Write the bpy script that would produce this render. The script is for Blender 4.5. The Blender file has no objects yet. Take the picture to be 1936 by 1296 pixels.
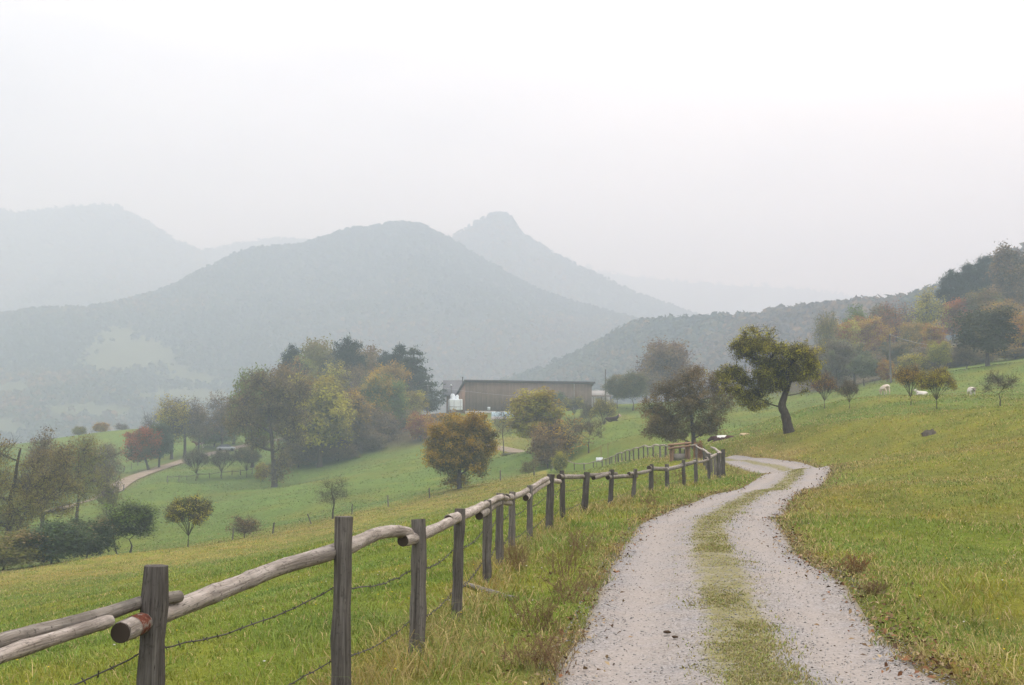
import bpy, bmesh, math
import numpy as np
from math import radians, sin, cos, tan, atan, pi
from mathutils import Vector, Matrix

scene = bpy.context.scene
C = scene.collection
RNG = np.random.default_rng(7)

# ------------------------------------------------------------------ camera
FPX, CX, CY, HOR = 2200.0, 968.0, 648.0, 830.0      # focal length, centre and eye-level row of the photograph (px of 1936x1296)
PITCH = atan((HOR - CY) / FPX)
EYE = 1.7
cam_d = bpy.data.cameras.new('camera')
cam_d.sensor_width = 36.0
cam_d.lens = 36.0 * FPX / 1936.0
cam_d.clip_start, cam_d.clip_end = 0.1, 9000.0
cam = bpy.data.objects.new('camera', cam_d)
C.objects.link(cam)
cam.location = (0, 0, EYE)
cam.rotation_euler = (pi / 2 + PITCH, 0, 0)
scene.camera = cam

# ------------------------------------------------------------------ sky and sun (overcast)
SUN_EL, SUN_AZ = 40.0, 35.0          # degrees; azimuth clockwise from straight ahead
world = bpy.data.worlds.new('World')
scene.world = world
world.use_nodes = True
wn, wl = world.node_tree.nodes, world.node_tree.links
wn.clear()
w_out = wn.new('ShaderNodeOutputWorld')
w_sky = wn.new('ShaderNodeTexSky')
w_sky.sky_type = 'NISHITA'
w_sky.sun_disc = False
w_sky.sun_elevation = radians(SUN_EL)
w_sky.sun_rotation = radians(SUN_AZ)
w_sky.dust_density = 5.0
w_b1 = wn.new('ShaderNodeBackground')
w_b1.inputs['Strength'].default_value = 0.05
wl.new(w_sky.outputs[0], w_b1.inputs['Color'])
# the cloud deck: grey at the horizon, brighter towards the zenith, with soft darker swells
w_tc = wn.new('ShaderNodeTexCoord')
w_sep = wn.new('ShaderNodeSeparateXYZ')
wl.new(w_tc.outputs['Generated'], w_sep.inputs[0])
w_map = wn.new('ShaderNodeMapping')
w_map.inputs['Scale'].default_value = (1.6, 1.6, 5.0)
w_map.inputs['Location'].default_value = (0.3, 0.1, 0.25)
wl.new(w_tc.outputs['Generated'], w_map.inputs['Vector'])
w_no = wn.new('ShaderNodeTexNoise')
w_no.inputs['Scale'].default_value = 1.35
w_no.inputs['Detail'].default_value = 4.0
w_no.inputs['Roughness'].default_value = 0.45
wl.new(w_map.outputs[0], w_no.inputs['Vector'])
w_ramp = wn.new('ShaderNodeValToRGB')
cr = w_ramp.color_ramp
cr.elements[0].position, cr.elements[0].color = 0.0, (0.725, 0.743, 0.752, 1)
cr.elements[1].position, cr.elements[1].color = 1.0, (1.0, 1.0, 1.0, 1)
e = cr.elements.new(0.30); e.color = (0.81, 0.825, 0.835, 1)
wl.new(w_sep.outputs['Z'], w_ramp.inputs['Fac'])
w_gr = wn.new('ShaderNodeMapRange')          # CIE-like overcast gradient
w_gr.inputs['From Min'].default_value = 0.0; w_gr.inputs['From Max'].default_value = 1.0
w_gr.inputs['To Min'].default_value = 0.66; w_gr.inputs['To Max'].default_value = 3.4
w_pw = wn.new('ShaderNodeMath'); w_pw.operation = 'POWER'; w_pw.inputs[1].default_value = 1.6; w_pw.use_clamp = True
wl.new(w_sep.outputs['Z'], w_pw.inputs[0]); wl.new(w_pw.outputs[0], w_gr.inputs['Value'])
w_nr = wn.new('ShaderNodeMapRange')
w_nr.inputs['From Min'].default_value = 0.3; w_nr.inputs['From Max'].default_value = 0.7
w_nr.inputs['To Min'].default_value = 0.62; w_nr.inputs['To Max'].default_value = 1.42
wl.new(w_no.outputs['Fac'], w_nr.inputs['Value'])
w_mul = wn.new('ShaderNodeMath'); w_mul.operation = 'MULTIPLY'
wl.new(w_gr.outputs[0], w_mul.inputs[0]); wl.new(w_nr.outputs[0], w_mul.inputs[1])
w_b2 = wn.new('ShaderNodeBackground')
wl.new(w_ramp.outputs[0], w_b2.inputs['Color']); wl.new(w_mul.outputs[0], w_b2.inputs['Strength'])
w_add = wn.new('ShaderNodeAddShader')
wl.new(w_b1.outputs[0], w_add.inputs[0]); wl.new(w_b2.outputs[0], w_add.inputs[1])
wl.new(w_add.outputs[0], w_out.inputs['Surface'])

sun_d = bpy.data.lights.new('sun', 'SUN')
sun_d.energy = 1.5
sun_d.angle = radians(28)
sun_d.color = (1.0, 0.96, 0.90)
sun = bpy.data.objects.new('sun', sun_d)
C.objects.link(sun)
sun.rotation_euler = (radians(90 - SUN_EL), 0, radians(180 - SUN_AZ))
sun.location = (0, 0, 60)

scene.view_settings.view_transform = 'Standard'
scene.view_settings.look = 'None'
scene.view_settings.gamma = 1.0
scene.view_settings.exposure = 0.33
scene.render.engine = 'CYCLES'
cy = scene.cycles
cy.max_bounces = 6
cy.diffuse_bounces = 3
cy.glossy_bounces = 2
cy.transmission_bounces = 2
cy.volume_bounces = 3
cy.transparent_max_bounces = 4
cy.use_denoising = True
cy.denoiser = 'OPENIMAGEDENOISE'
cy.use_adaptive_sampling = False

# ------------------------------------------------------------------ numbers: pixels of the photograph to rays, noise, polylines
def ray(px, py):
    """Direction through a photograph pixel, scaled so that its forward (Y) component is 1."""
    a, b = (px - CX) / FPX, (CY - py) / FPX
    den = cos(PITCH) - b * sin(PITCH)
    return a / den, (sin(PITCH) + b * cos(PITCH)) / den

def at(px, py, d):
    rx, rz = ray(px, py)
    return np.array([rx * d, d, EYE + rz * d])

def to_px(x, y, z):
    zz = z - EYE
    fy = y * cos(PITCH) + zz * sin(PITCH)
    uz = -y * sin(PITCH) + zz * cos(PITCH)
    return CX + FPX * x / fy, CY - FPX * uz / fy

_lat = np.random.default_rng(99).random((256, 256))
def vnoise(x, y, s, seed=0):
    """Smooth value noise in 0..1 with cell size s."""
    x = np.asarray(x, float) / s + seed * 17.31; y = np.asarray(y, float) / s + seed * 9.77
    i, j = np.floor(x).astype(int), np.floor(y).astype(int)
    u, v = x - i, y - j
    u, v = u * u * (3 - 2 * u), v * v * (3 - 2 * v)
    g = lambda a, b: _lat[a & 255, b & 255]
    return (g(i, j) * (1 - u) + g(i + 1, j) * u) * (1 - v) + (g(i, j + 1) * (1 - u) + g(i + 1, j + 1) * u) * v

def fbm(x, y, s, seed=0, octs=4):
    t, a, n = 0, 1.0, 0
    for k in range(octs):
        t = t + a * vnoise(x, y, s / 2 ** k, seed + k); n += a; a *= 0.5
    return t / n

def smooth(e0, e1, x):
    t = np.clip((x - e0) / (e1 - e0), 0, 1)
    return t * t * (3 - 2 * t)

def spline(pts, n):
    """Catmull-Rom through pts, n samples per span."""
    p = np.asarray(pts, float)
    p = np.vstack([2 * p[0] - p[1], p, 2 * p[-1] - p[-2]])
    out = []
    for i in range(1, len(p) - 2):
        t = np.linspace(0, 1, n, endpoint=False)[:, None]
        out.append(0.5 * (2 * p[i] + (p[i + 1] - p[i - 1]) * t + (2 * p[i - 1] - 5 * p[i] + 4 * p[i + 1] - p[i + 2]) * t ** 2
                          + (3 * p[i] - p[i - 1] - 3 * p[i + 1] + p[i + 2]) * t ** 3))
    out.append(p[-2][None])
    return np.vstack(out)

def poly_dist(x, y, line):
    """Signed distance (right of the walking direction positive) from points to a polyline, and the distance along it."""
    x = np.asarray(x, float).ravel(); y = np.asarray(y, float).ravel()
    best = np.full(x.shape, 1e9); sgn = np.ones(x.shape); along = np.zeros(x.shape)
    s0 = 0.0
    for a, b in zip(line[:-1], line[1:]):
        dx, dy = b[0] - a[0], b[1] - a[1]
        L2 = dx * dx + dy * dy
        t = np.clip(((x - a[0]) * dx + (y - a[1]) * dy) / L2, 0, 1)
        ex, ey = x - a[0] - t * dx, y - a[1] - t * dy
        d = np.hypot(ex, ey)
        m = d < best
        best[m] = d[m]; sgn[m] = np.where(ex[m] * dy - ey[m] * dx >= 0, 1, -1); along[m] = s0 + t[m] * math.sqrt(L2)
        s0 += math.sqrt(L2)
    return best * sgn, along

# ------------------------------------------------------------------ mesh and material helpers
def mesh_obj(name, V, F, mat, parent=None, col=None, smooth_shade=False, mats=None, midx=None):
    """One mesh object. F: list of int arrays (n,k)."""
    V = np.asarray(V, np.float32)
    F = [np.asarray(f, np.int32) for f in (F if isinstance(F, (list, tuple)) else [F]) if len(f)]
    me = bpy.data.meshes.new(name)
    me.vertices.add(len(V)); me.vertices.foreach_set('co', V.ravel())
    nl = sum(f.size for f in F); npoly = sum(len(f) for f in F)
    me.loops.add(nl); me.loops.foreach_set('vertex_index', np.concatenate([f.ravel() for f in F]))
    me.polygons.add(npoly)
    st, k0 = [], 0
    for f in F:
        st.append(k0 + np.arange(len(f), dtype=np.int32) * f.shape[1]); k0 += f.size
    me.polygons.foreach_set('loop_start', np.concatenate(st).astype(np.int32))
    for m in (mats or [mat]):
        me.materials.append(m)
    if midx is not None:
        me.polygons.foreach_set('material_index', np.asarray(midx, np.int32))
    if smooth_shade:      # end caps (triangles) stay flat where there are quads
        me.polygons.foreach_set('use_smooth', np.concatenate([np.full(len(f), f.shape[1] == 4 or len(F) == 1) for f in F]))
    me.update(calc_edges=True)
    if col is not None:
        col = np.asarray(col, np.float32)
        if col.shape[1] == 3:
            col = np.hstack([col, np.ones((len(col), 1), np.float32)])
        at_ = me.attributes.new('col', 'FLOAT_COLOR', 'POINT')
        at_.data.foreach_set('color', col.ravel())
    o = bpy.data.objects.new(name, me)
    C.objects.link(o)
    if parent is not None:
        o.parent = parent
    return o

def tag(o, label=None, cat=None, group=None, kind=None):
    if label: o['label'] = label
    if cat: o['category'] = cat
    if group: o['group'] = group
    if kind: o['kind'] = kind
    return o

def empty(name, loc, rz=0.0, label=None, cat=None, group=None):
    o = bpy.data.objects.new(name, None)
    o.empty_display_size = 0.3
    C.objects.link(o)
    o.location = loc; o.rotation_euler = (0, 0, rz)
    return tag(o, label, cat, group)

class MB:
    """Collects tubes, boxes and loose faces into one mesh."""
    def __init__(s): s.V, s.Q, s.T, s.Cc, s.n = [], [], [], [], 0
    def add(s, v, q=None, t=None, c=None):
        v = np.asarray(v, float)
        if q is not None and len(q): s.Q.append(np.asarray(q, int) + s.n)
        if t is not None and len(t): s.T.append(np.asarray(t, int) + s.n)
        s.V.append(v); s.n += len(v)
        c = (0.5, 0.5, 0.5, 1) if c is None else c
        c = np.asarray(c, float)
        s.Cc.append(np.tile(c, (len(v), 1)) if c.ndim == 1 else c)
    def tube(s, path, rad, sides=6, cap=True, c=None, rough=0.0, rng=None):
        p = np.asarray(path, float); n = len(p)
        r = np.broadcast_to(np.asarray(rad, float), (n,))
        t = np.gradient(p, axis=0); t /= np.linalg.norm(t, axis=1)[:, None] + 1e-9
        ref = np.array([0, 0, 1.0]) if abs(t[0][2]) < 0.8 else np.array([1.0, 0, 0])
        u = ref - t * (t @ ref)[:, None]; u /= np.linalg.norm(u, axis=1)[:, None] + 1e-9
        w = np.cross(t, u)
        a = np.arange(sides) * 2 * pi / sides
        rr = np.repeat(r[:, None], sides, 1)
        if rough and rng is not None:
            rr = rr * (1 + rough * (rng.random((n, sides)) - 0.5) + rough * 1.2 * (rng.random((1, sides)) - 0.5))
        v = p[:, None] + rr[..., None] * (np.cos(a)[None, :, None] * u[:, None] + np.sin(a)[None, :, None] * w[:, None])
        i = np.arange(n - 1)[:, None] * sides; j = np.arange(sides)[None]; k = (j + 1) % sides
        q = np.stack([i + j, i + k, i + sides + k, i + sides + j], -1).reshape(-1, 4)
        v = v.reshape(-1, 3); tr = None
        if c is not None and np.ndim(c) == 1:        # g, then length along and turn round the log for the wood grain
            ln = np.concatenate([[0], np.cumsum(np.linalg.norm(np.diff(p, axis=0), axis=1))])
            cc = np.empty((n, sides, 4)); cc[..., 0] = c[0]; cc[..., 1] = ln[:, None]; cc[..., 2] = (np.arange(sides) / sides)[None]; cc[..., 3] = 1
            c = cc.reshape(-1, 4)
            if cap: c = np.vstack([c, c[:sides], c[-sides:], [c[0][0], 0, 0, 1], [c[0][0], ln[-1], 0, 1]])
        if cap:
            nv = n * sides; jj = np.arange(sides); kk = (jj + 1) % sides
            v = np.vstack([v, v[:sides], v[nv - sides:], p[0], p[-1]])      # the ends get rims of their own, so that they shade flat
            tr = np.vstack([np.stack([nv + kk, nv + jj, np.full(sides, nv + 2 * sides)], -1), np.stack([nv + sides + jj, nv + sides + kk, np.full(sides, nv + 2 * sides + 1)], -1)])
        s.add(v, q, tr, c)
    def box(s, lo, hi, c=None, rot=None, org=(0, 0, 0)):
        x0, y0, z0 = lo; x1, y1, z1 = hi
        v = np.array([[x0, y0, z0], [x1, y0, z0], [x1, y1, z0], [x0, y1, z0], [x0, y0, z1], [x1, y0, z1], [x1, y1, z1], [x0, y1, z1]], float)
        if rot is not None:
            v = v @ np.asarray(rot).T
        v += np.asarray(org)
        s.add(v, [[3, 2, 1, 0], [4, 5, 6, 7], [0, 1, 5, 4], [1, 2, 6, 5], [2, 3, 7, 6], [3, 0, 4, 7]], None, c)
    def build(s, name, mat, parent=None, smooth_shade=False, col=True):
        F = []
        if s.Q: F.append(np.vstack(s.Q))
        if s.T: F.append(np.vstack(s.T))
        return mesh_obj(name, np.vstack(s.V), F, mat, parent, np.vstack(s.Cc) if col else None, smooth_shade)

class NT:
    """A material's node tree, with short calls."""
    def __init__(s, name, rough=0.8, spec=0.2):
        s.m = bpy.data.materials.new(name); s.m.use_nodes = True
        s.n, s.l = s.m.node_tree.nodes, s.m.node_tree.links
        s.b = s.n['Principled BSDF']
        s.b.inputs['Roughness'].default_value = rough
        s.b.inputs['Specular IOR Level'].default_value = spec
    def new(s, t, **kw):
        n = s.n.new(t)
        for k, v in kw.items(): setattr(n, k, v)
        return n
    def put(s, sock, v):
        if hasattr(v, 'links'): s.l.new(v, sock)
        else: sock.default_value = v
    def coord(s, out='Object', scale=(1, 1, 1), loc=(0, 0, 0)):
        tc = s.new('ShaderNodeTexCoord'); mp = s.new('ShaderNodeMapping')
        mp.inputs['Scale'].default_value = scale; mp.inputs['Location'].default_value = loc
        s.l.new(tc.outputs[out], mp.inputs['Vector'])
        return mp.outputs[0]
    def noise(s, vec, scale, detail=3, rough=0.55, dist=0.0):
        n = s.new('ShaderNodeTexNoise')
        s.put(n.inputs['Vector'], vec); n.inputs['Scale'].default_value = scale
        n.inputs['Detail'].default_value = detail; n.inputs['Roughness'].default_value = rough; n.inputs['Distortion'].default_value = dist
        return n.outputs['Fac']
    def voronoi(s, vec, scale, out='Color'):
        n = s.new('ShaderNodeTexVoronoi'); s.put(n.inputs['Vector'], vec); n.inputs['Scale'].default_value = scale
        return n.outputs[out]
    def ramp(s, fac, stops):
        n = s.new('ShaderNodeValToRGB'); s.put(n.inputs['Fac'], fac); c = n.color_ramp
        c.elements[0].position, c.elements[1].position = stops[0][0], stops[-1][0]
        f = lambda v: (v, v, v, 1) if not hasattr(v, '__len__') else tuple(v) + (1,)
        c.elements[0].color, c.elements[1].color = f(stops[0][1]), f(stops[-1][1])
        for p, v in stops[1:-1]:
            c.elements.new(p).color = f(v)
        return n.outputs['Color']
    def mix(s, fac, a, b, mode='MIX'):
        n = s.new('ShaderNodeMix', data_type='RGBA', blend_type=mode)
        s.put(n.inputs[0], fac)
        for k, v in ((6, a), (7, b)):
            s.put(n.inputs[k], v if hasattr(v, 'links') else tuple(v) + (1,) if len(v) == 3 else v)
        return n.outputs[2]
    def math(s, op, a, b=0.0):
        n = s.new('ShaderNodeMath', operation=op); s.put(n.inputs[0], a); s.put(n.inputs[1], b)
        return n.outputs[0]
    def attr(s, name='col', kind='GEOMETRY'):
        n = s.new('ShaderNodeAttribute', attribute_name=name, attribute_type=kind)
        return n
    def hsv(s, col, h=0.5, sat=1.0, v=1.0):
        n = s.new('ShaderNodeHueSaturation'); s.put(n.inputs['Color'], col)
        s.put(n.inputs['Hue'], h); s.put(n.inputs['Saturation'], sat); s.put(n.inputs['Value'], v)
        return n.outputs[0]
    def bump(s, h, strength=0.3, dist=0.02):
        n = s.new('ShaderNodeBump'); s.put(n.inputs['Height'], h)
        n.inputs['Strength'].default_value = strength; n.inputs['Distance'].default_value = dist
        s.l.new(n.outputs[0], s.b.inputs['Normal'])
    def color(s, c):
        s.put(s.b.inputs['Base Color'], c if hasattr(c, 'links') else tuple(c) + (1,))
        return s.m
# ------------------------------------------------------------------ the terrain: a surface through surveyed points (pixel row/column + distance)
ROAD_C = spline([(1.5, -6), (1.52, 0), (1.62, 8), (1.9, 10.1), (2.4, 13.85), (2.97, 17.8), (3.65, 22), (4.3, 24.9), (6.05, 31.2), (8.2, 37.4),
                 (10.2, 43), (12.0, 49), (13.0, 54), (13.3, 58), (13.0, 62), (12.45, 66), (12.2, 71), (12.2, 79), (12.2, 90), (12.2, 102), (12.5, 115), (12.0, 128), (9, 142)], 6)
ROAD_W = 1.33
SURVEY = [  # px, py, distance
    # near meadow, towards its crest
    (0, 1085, 78), (100, 1078, 80), (200, 1052, 84), (360, 1035, 92), (440, 1022, 95), (520, 1008, 98), (590, 990, 101), (667, 973, 104),
    (735, 957, 108), (813, 941, 112), (870, 924, 115), (945, 909, 120), (1000, 899, 126), (1040, 886, 138), (300, 1180, 20), (0, 1290, 10), (0, 1170, 28), (400, 1075, 50),
    (600, 1045, 50), (800, 980, 55), (900, 960, 60), (1000, 930, 66), (1100, 905, 72), (1180, 893, 70), (1230, 882, 66), (200, 1120, 42), (700, 1010, 70),
    # green meadow beyond, copse knoll, track and the far hill meadow
    (450, 980, 125), (450, 940, 165), (520, 922, 190), (300, 912, 190), (620, 960, 125), (700, 920, 142), (780, 870, 180), (790, 815, 240), (650, 872, 215),
    (960, 880, 150), (940, 835, 200), (960, 851, 190), (1010, 858, 175), (860, 780, 290), (1120, 776, 300), (1000, 790, 270), (700, 800, 290), (600, 820, 290), (450, 858, 250),
    (180, 947, 190), (240, 908, 210), (300, 886, 228), (360, 868, 245), (150, 900, 232), (200, 862, 262), (200, 816, 300), (380, 806, 310), (300, 809, 305), (100, 830, 300), (0, 845, 300),
    (60, 985, 160), (0, 1010, 140), (255, 1030, 120), (100, 960, 185), (0, 930, 220), (360, 915, 195), (1010, 820, 215),
    # central meadow, hay field, orchard
    (1160, 797, 170), (1150, 840, 140), (1200, 772, 238), (1165, 766, 245), (1350, 802, 150), (1420, 802, 140), (1450, 772, 175), (1400, 838, 98), (1330, 850, 98), (1300, 790, 180), (1090, 850, 150),
    (1390, 770, 200), (1260, 765, 270), (1240, 800, 160),
    # bank on the right and its crest
    (1490, 818, 72), (1540, 812, 70), (1600, 803, 66), (1700, 796, 62), (1830, 782, 60), (1936, 770, 58), (1936, 900, 35), (1750, 880, 42), (1650, 870, 50), (1936, 1050, 18), (1936, 1180, 11), (1800, 1000, 24),
    # meadow beyond the bank, forest edge, wooded slope
    (1560, 767, 100), (1605, 771, 95), (1725, 769, 85), (1775, 773, 80), (1893, 770, 80), (1675, 748, 112), (1840, 754, 108), (1936, 745, 110), (1550, 742, 190), (1640, 728, 186), (1700, 720, 180),
    (1830, 697, 174), (1875, 691, 165), (1936, 684, 170), (1936, 610, 262), (1820, 640, 265), (1700, 668, 290), (1560, 705, 290), (1480, 745, 230),
    (2200, 560, 300), (2300, 660, 150), (2300, 750, 70),
    (1780, 785, 70), (1860, 777, 68), (1640, 790, 76),
    # foot of the far run of the rail fence
    (1316, 868, 64), (1284, 868, 71.5), (1250, 867, 80), (1217, 867, 89), (1190, 872, 98), (1170, 876, 107), (1157, 880, 113), (1146, 883, 119), (1122, 887, 127), (1086, 889, 135), (1045, 891, 143), (1200, 880, 80), (1150, 889, 90), (1100, 894, 98), (1050, 896, 112),
]
def _ctrl():
    P = [at(*s) for s in SURVEY]
    for x, y in ROAD_C[::7]:
        if -7 < y < 46: P.append((x, y, 0.0))
    P += [(13.0, 54, .06), (13.3, 58, .2), (13.0, 62, .32), (12.3, 66, .38)]
    P += [(-1.8, 5.9, -.05), (-1.1, 7.6, -.02), (-.75, 9.3, 0), (-.5, 11.3, -.02), (-.3, 14.1, -.02), (0, 18.2, -.02), (.75, 23.4, -.02), (1.7, 27.7, -.02), (3.4, 34, -.02), (5.5, 41, 0), (8.3, 48.5, .02), (9.8, 60, .1)]
    P += [(3.9, 8, .12), (4.6, 12, .2), (6.8, 22, .3), (9.8, 32, .4), (16.5, 51, .75), (16.3, 60, 1.1), (15.6, 68, 1.3)]
    P += [(-80, 60, -12.5), (-150, 200, -13), (-60, 20, -6), (-18, 0, -2.3), (0, -20, 0), (20, -10, 4), (30, 20, 5.5), (60, 40, 8), (-30, -20, -3), (-90, 130, -14), (-200, 300, -10),
          (-100, 400, -18), (20, 400, -2), (120, 380, 20), (90, 100, 9.5), (-160, 100, -15), (-250, 200, -18), (250, 300, 70), (200, 150, 32), (200, 0, 22)]
    return np.array([tuple(p) for p in P], float)
CT = _ctrl()
_S = 60.0
def _phi(r2):
    return 0.5 * r2 * np.log(r2 + 1e-12)
_A = CT[:, :2] / _S
_K = _phi(((_A[:, None] - _A[None]) ** 2).sum(-1)) + 1.5e-4 * np.eye(len(_A))
_Pm = np.hstack([np.ones((len(_A), 1)), _A])
_sol = np.linalg.solve(np.block([[_K, _Pm], [_Pm.T, np.zeros((3, 3))]]), np.concatenate([CT[:, 2], np.zeros(3)]))
def _tps(x, y):
    q = np.stack([x, y], -1) / _S
    out = np.empty(len(q))
    for i in range(0, len(q), 40000):
        s = q[i:i + 40000]
        out[i:i + 40000] = _phi(((s[:, None] - _A[None]) ** 2).sum(-1)) @ _sol[:-3] + _sol[-3] + s @ _sol[-2:]
    return out
def zbase(x, y):
    x = np.atleast_1d(np.asarray(x, float)); y = np.atleast_1d(np.asarray(y, float))
    sh = x.shape
    x, y = x.ravel(), y.ravel()
    r = np.hypot(x, y)
    k = np.where(r > 430, 430 / np.maximum(r, 1), 1.0)
    z = _tps(x * k, y * k)
    z = np.clip(z, -30, 110)
    far = smooth(330, 620, r)
    z = z * (1 - far) + (-75) * far
    m = (y > 62) & (y < 160) & (x < 20) & (x > -5)      # the road runs on in a cutting past the bend
    if m.any():
        d, _ = poly_dist(x[m], y[m], ROAD_C[::2])
        z[m] -= 1.15 * smooth(66.5, 78, y[m]) * smooth(125, 110, y[m]) * smooth(2.1, 1.2, np.abs(d))
    return z.reshape(sh)
def zfun(x, y):
    """Ground height, road dip left out: the surveyed surface and its small humps."""
    x = np.atleast_1d(np.asarray(x, float)); y = np.atleast_1d(np.asarray(y, float))
    z = zbase(x, y)
    d, _ = poly_dist(x, y, ROAD_C[::2])
    off = smooth(1.4, 4.0, np.abs(d)).reshape(x.shape)
    z = z + off * ((fbm(x, y, 3.2, 3, 3) - 0.5) * 0.16 + (fbm(x, y, 14, 5, 2) - 0.5) * 0.2 * smooth(15, 50, np.hypot(x, y)))
    return z
def zat(x, y):
    return float(zfun([x], [y])[0])
def place(px, d):
    """Ground point under a photograph column at distance d."""
    x = ray(px, HOR)[0] * d
    return np.array([x, d, zat(x, d)])

TRACK = spline([at(95, 985, 172)[:2], at(150, 962, 183)[:2], at(185, 944, 191)[:2], at(240, 908, 210)[:2], at(300, 886, 228)[:2], at(360, 868, 246)[:2], at(430, 852, 262)[:2], at(560, 835, 285)[:2]], 8)
FENCE_N = [  # near rail fence: post base column, distance, top column, top row, radius
    (-230, 4.15, -230, 1165, .066), (294, 5.87, 293, 1070, .069), (648, 7.6, 650, 977, .058), (788, 9.3, 793, 982, .060), (864, 11.3, 868, 962, .056), (919, 14.1, 923, 946, .056), (944, 16.0, 946, 933, .056),
    (967, 18.2, 968, 930, .053), (1001, 19.7, 1002, 918, .053), (1036, 22.6, 1041, 897, .075), (1063, 25.0, 1063, 890, .058), (1101, 27.7, 1110, 893, .075), (1152, 31, 1157, 888, .064), (1194, 34, 1201, 887, .06),
    (1229, 38.2, 1232, 878, .078), (1261, 40.6, 1261, 878, .078), (1292, 42.6, 1292, 870, .07), (1315, 44.6, 1315, 868, .07), (1340, 46.8, 1340, 858, .07), (1358, 48.6, 1359, 857, .09), (1366, 50, 1367, 850, .09)]
FENCE_F = [(1352, 55, 844), (1345, 57.5, 843), (1335, 60, 845), (1331, 61.5, 848), (1316, 64, 848), (1303, 66.5, 847), (1295, 69, 849), (1284, 71.5, 851), (1272, 74, 846), (1258, 77, 843), (1248, 80, 842), (1235, 83, 842), (1225, 86, 842), (1217, 89, 842),
           (1207, 92, 844), (1198, 95, 846), (1190, 98, 849), (1183, 101, 851), (1176, 104, 854), (1169, 107, 857), (1163, 110, 861), (1157, 113, 865), (1152, 116, 868), (1146, 119, 871), (1138, 123, 873), (1122, 127, 875), (1104, 131, 877), (1086, 135, 878), (1066, 139, 879), (1045, 143, 880)]
FENCE_LINE = np.array([[ray(a, HOR)[0] * d, d] for a, d, *_ in FENCE_N] + [[ray(a, HOR)[0] * d, d] for a, d, _ in FENCE_F])
CREST = np.array([at(a, b, c)[:2] for a, b, c in SURVEY[:14]])
BANK = np.array([at(a, b, c)[:2] for a, b, c in [(1490, 816, 72), (1540, 806, 70), (1600, 794, 66), (1700, 787, 62), (1830, 773, 60), (1936, 761, 58)]] + [[60.0, 50.0]])

def gcol(x, y):
    """Real colour of the sward at a place (linear)."""
    x = np.asarray(x, float); y = np.asarray(y, float)
    r = np.hypot(x, y)
    dr, _ = poly_dist(x, y, ROAD_C[::3]); df, _ = poly_dist(x, y, FENCE_LINE[::2]); dc, _ = poly_dist(x, y, CREST); db, _ = poly_dist(x, y, BANK)
    n1, n2, n3 = fbm(x, y, 1.1, 11, 3), fbm(x, y, 6, 21, 3), fbm(x, y, 28, 31, 3)
    lush = np.array([.118, .158, .020]); yel = np.array([.205, .188, .026]); straw = np.array([.29, .215, .074]); cool = np.array([.104, .155, .034]); brown = np.array([.155, .108, .05]); olive = np.array([.138, .150, .026])
    out = np.empty((len(x), 3))
    mix = lambda a, b, t: a * (1 - t[:, None]) + b * t[:, None]
    base = np.tile(lush, (len(x), 1))
    base = mix(base, yel, np.clip((n1 - .47) * 2.6, 0, 1) * .7 + np.clip((n2 - .5) * 2, 0, 1) * .3)
    # near meadow dries out towards its crest
    t = smooth(25, 82, r) * (dr < 0) * smooth(-6, 14, -np.abs(dc) + 22)
    base = mix(base, yel, np.clip(t * (.2 + n2 * .6), 0, .8))
    base = mix(base, straw, np.clip(t * (n1 * 1.5 - .45), 0, .45))
    # right bank: olive and yellow, brown near the road
    rb = smooth(.5, 2.5, dr) * (dr > 0)
    bk = mix(np.tile(olive, (len(x), 1)), yel * 1.03, np.clip(n1 * 1.3 - .38, 0, .8)); bk = mix(bk, straw * .7, np.clip((n2 - .54) * 2.4, 0, .45)); bk = mix(bk, lush * .95, np.clip((fbm(x, y, 9, 35, 3) - .45) * 3.4, 0, .85))
    base = mix(base, bk, rb)
    # verge between fence and road
    vg = smooth(4.2, 1.6, np.abs(dr)) * (r < 80)
    base = mix(base, straw * .78, np.clip(vg * (n2 * 2.2 - .85), 0, .6))
    base = mix(base, brown, np.clip(smooth(1.8, 1.25, np.abs(dr)) * (n1 * 1.8 - .35), 0, .75) * (r < 90))
    base = mix(base, straw * .8, np.clip(smooth(.5, .1, np.abs(df)) * (n1 * 1.7 - .4), 0, .5))
    # cooler meadows further off
    past = (x * 0 + 1) * ((dc < 0) & (y > 70) & (dr < 0))
    left_far = smooth(-1, 9, np.where((y > 60) & (dr < 2), -dc, -9))
    cc = mix(np.tile(cool, (len(x), 1)), lush, np.clip((n3 - .42) * 2.4, 0, .8)); cc = mix(cc, yel * .9, np.clip((n2 - .55) * 1.6, 0, .45))
    base = mix(base, cc, left_far * smooth(75, 100, y))
    rf = smooth(0, 8, np.where((y > 55) & (x > 8), -db, -9))
    ff = mix(np.tile(lush * np.array([.95, 1.0, 1.25]), (len(x), 1)), yel * .9, np.clip((n2 - .4) * 1.5, 0, .7))
    base = mix(base, ff, np.maximum(rf, smooth(70, 95, y) * (x > 4)))
    # woodland floor
    wood = smooth(188, 205, y) * smooth(48, 58, x) + smooth(214, 230, y) * (x > -46) * (x < -14) * (y < 300)
    base = mix(base, np.array([.075, .06, .03]), np.clip(wood, 0, 1))
    dt, _ = poly_dist(x, y, TRACK[::2])
    base = mix(base, brown * 1.1, smooth(4.5, 1.5, np.abs(dt)) * .6)
    out = base * (.84 + .32 * fbm(x, y, .6, 41, 2))[:, None]
    return np.clip(out, 0, 1)

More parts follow.
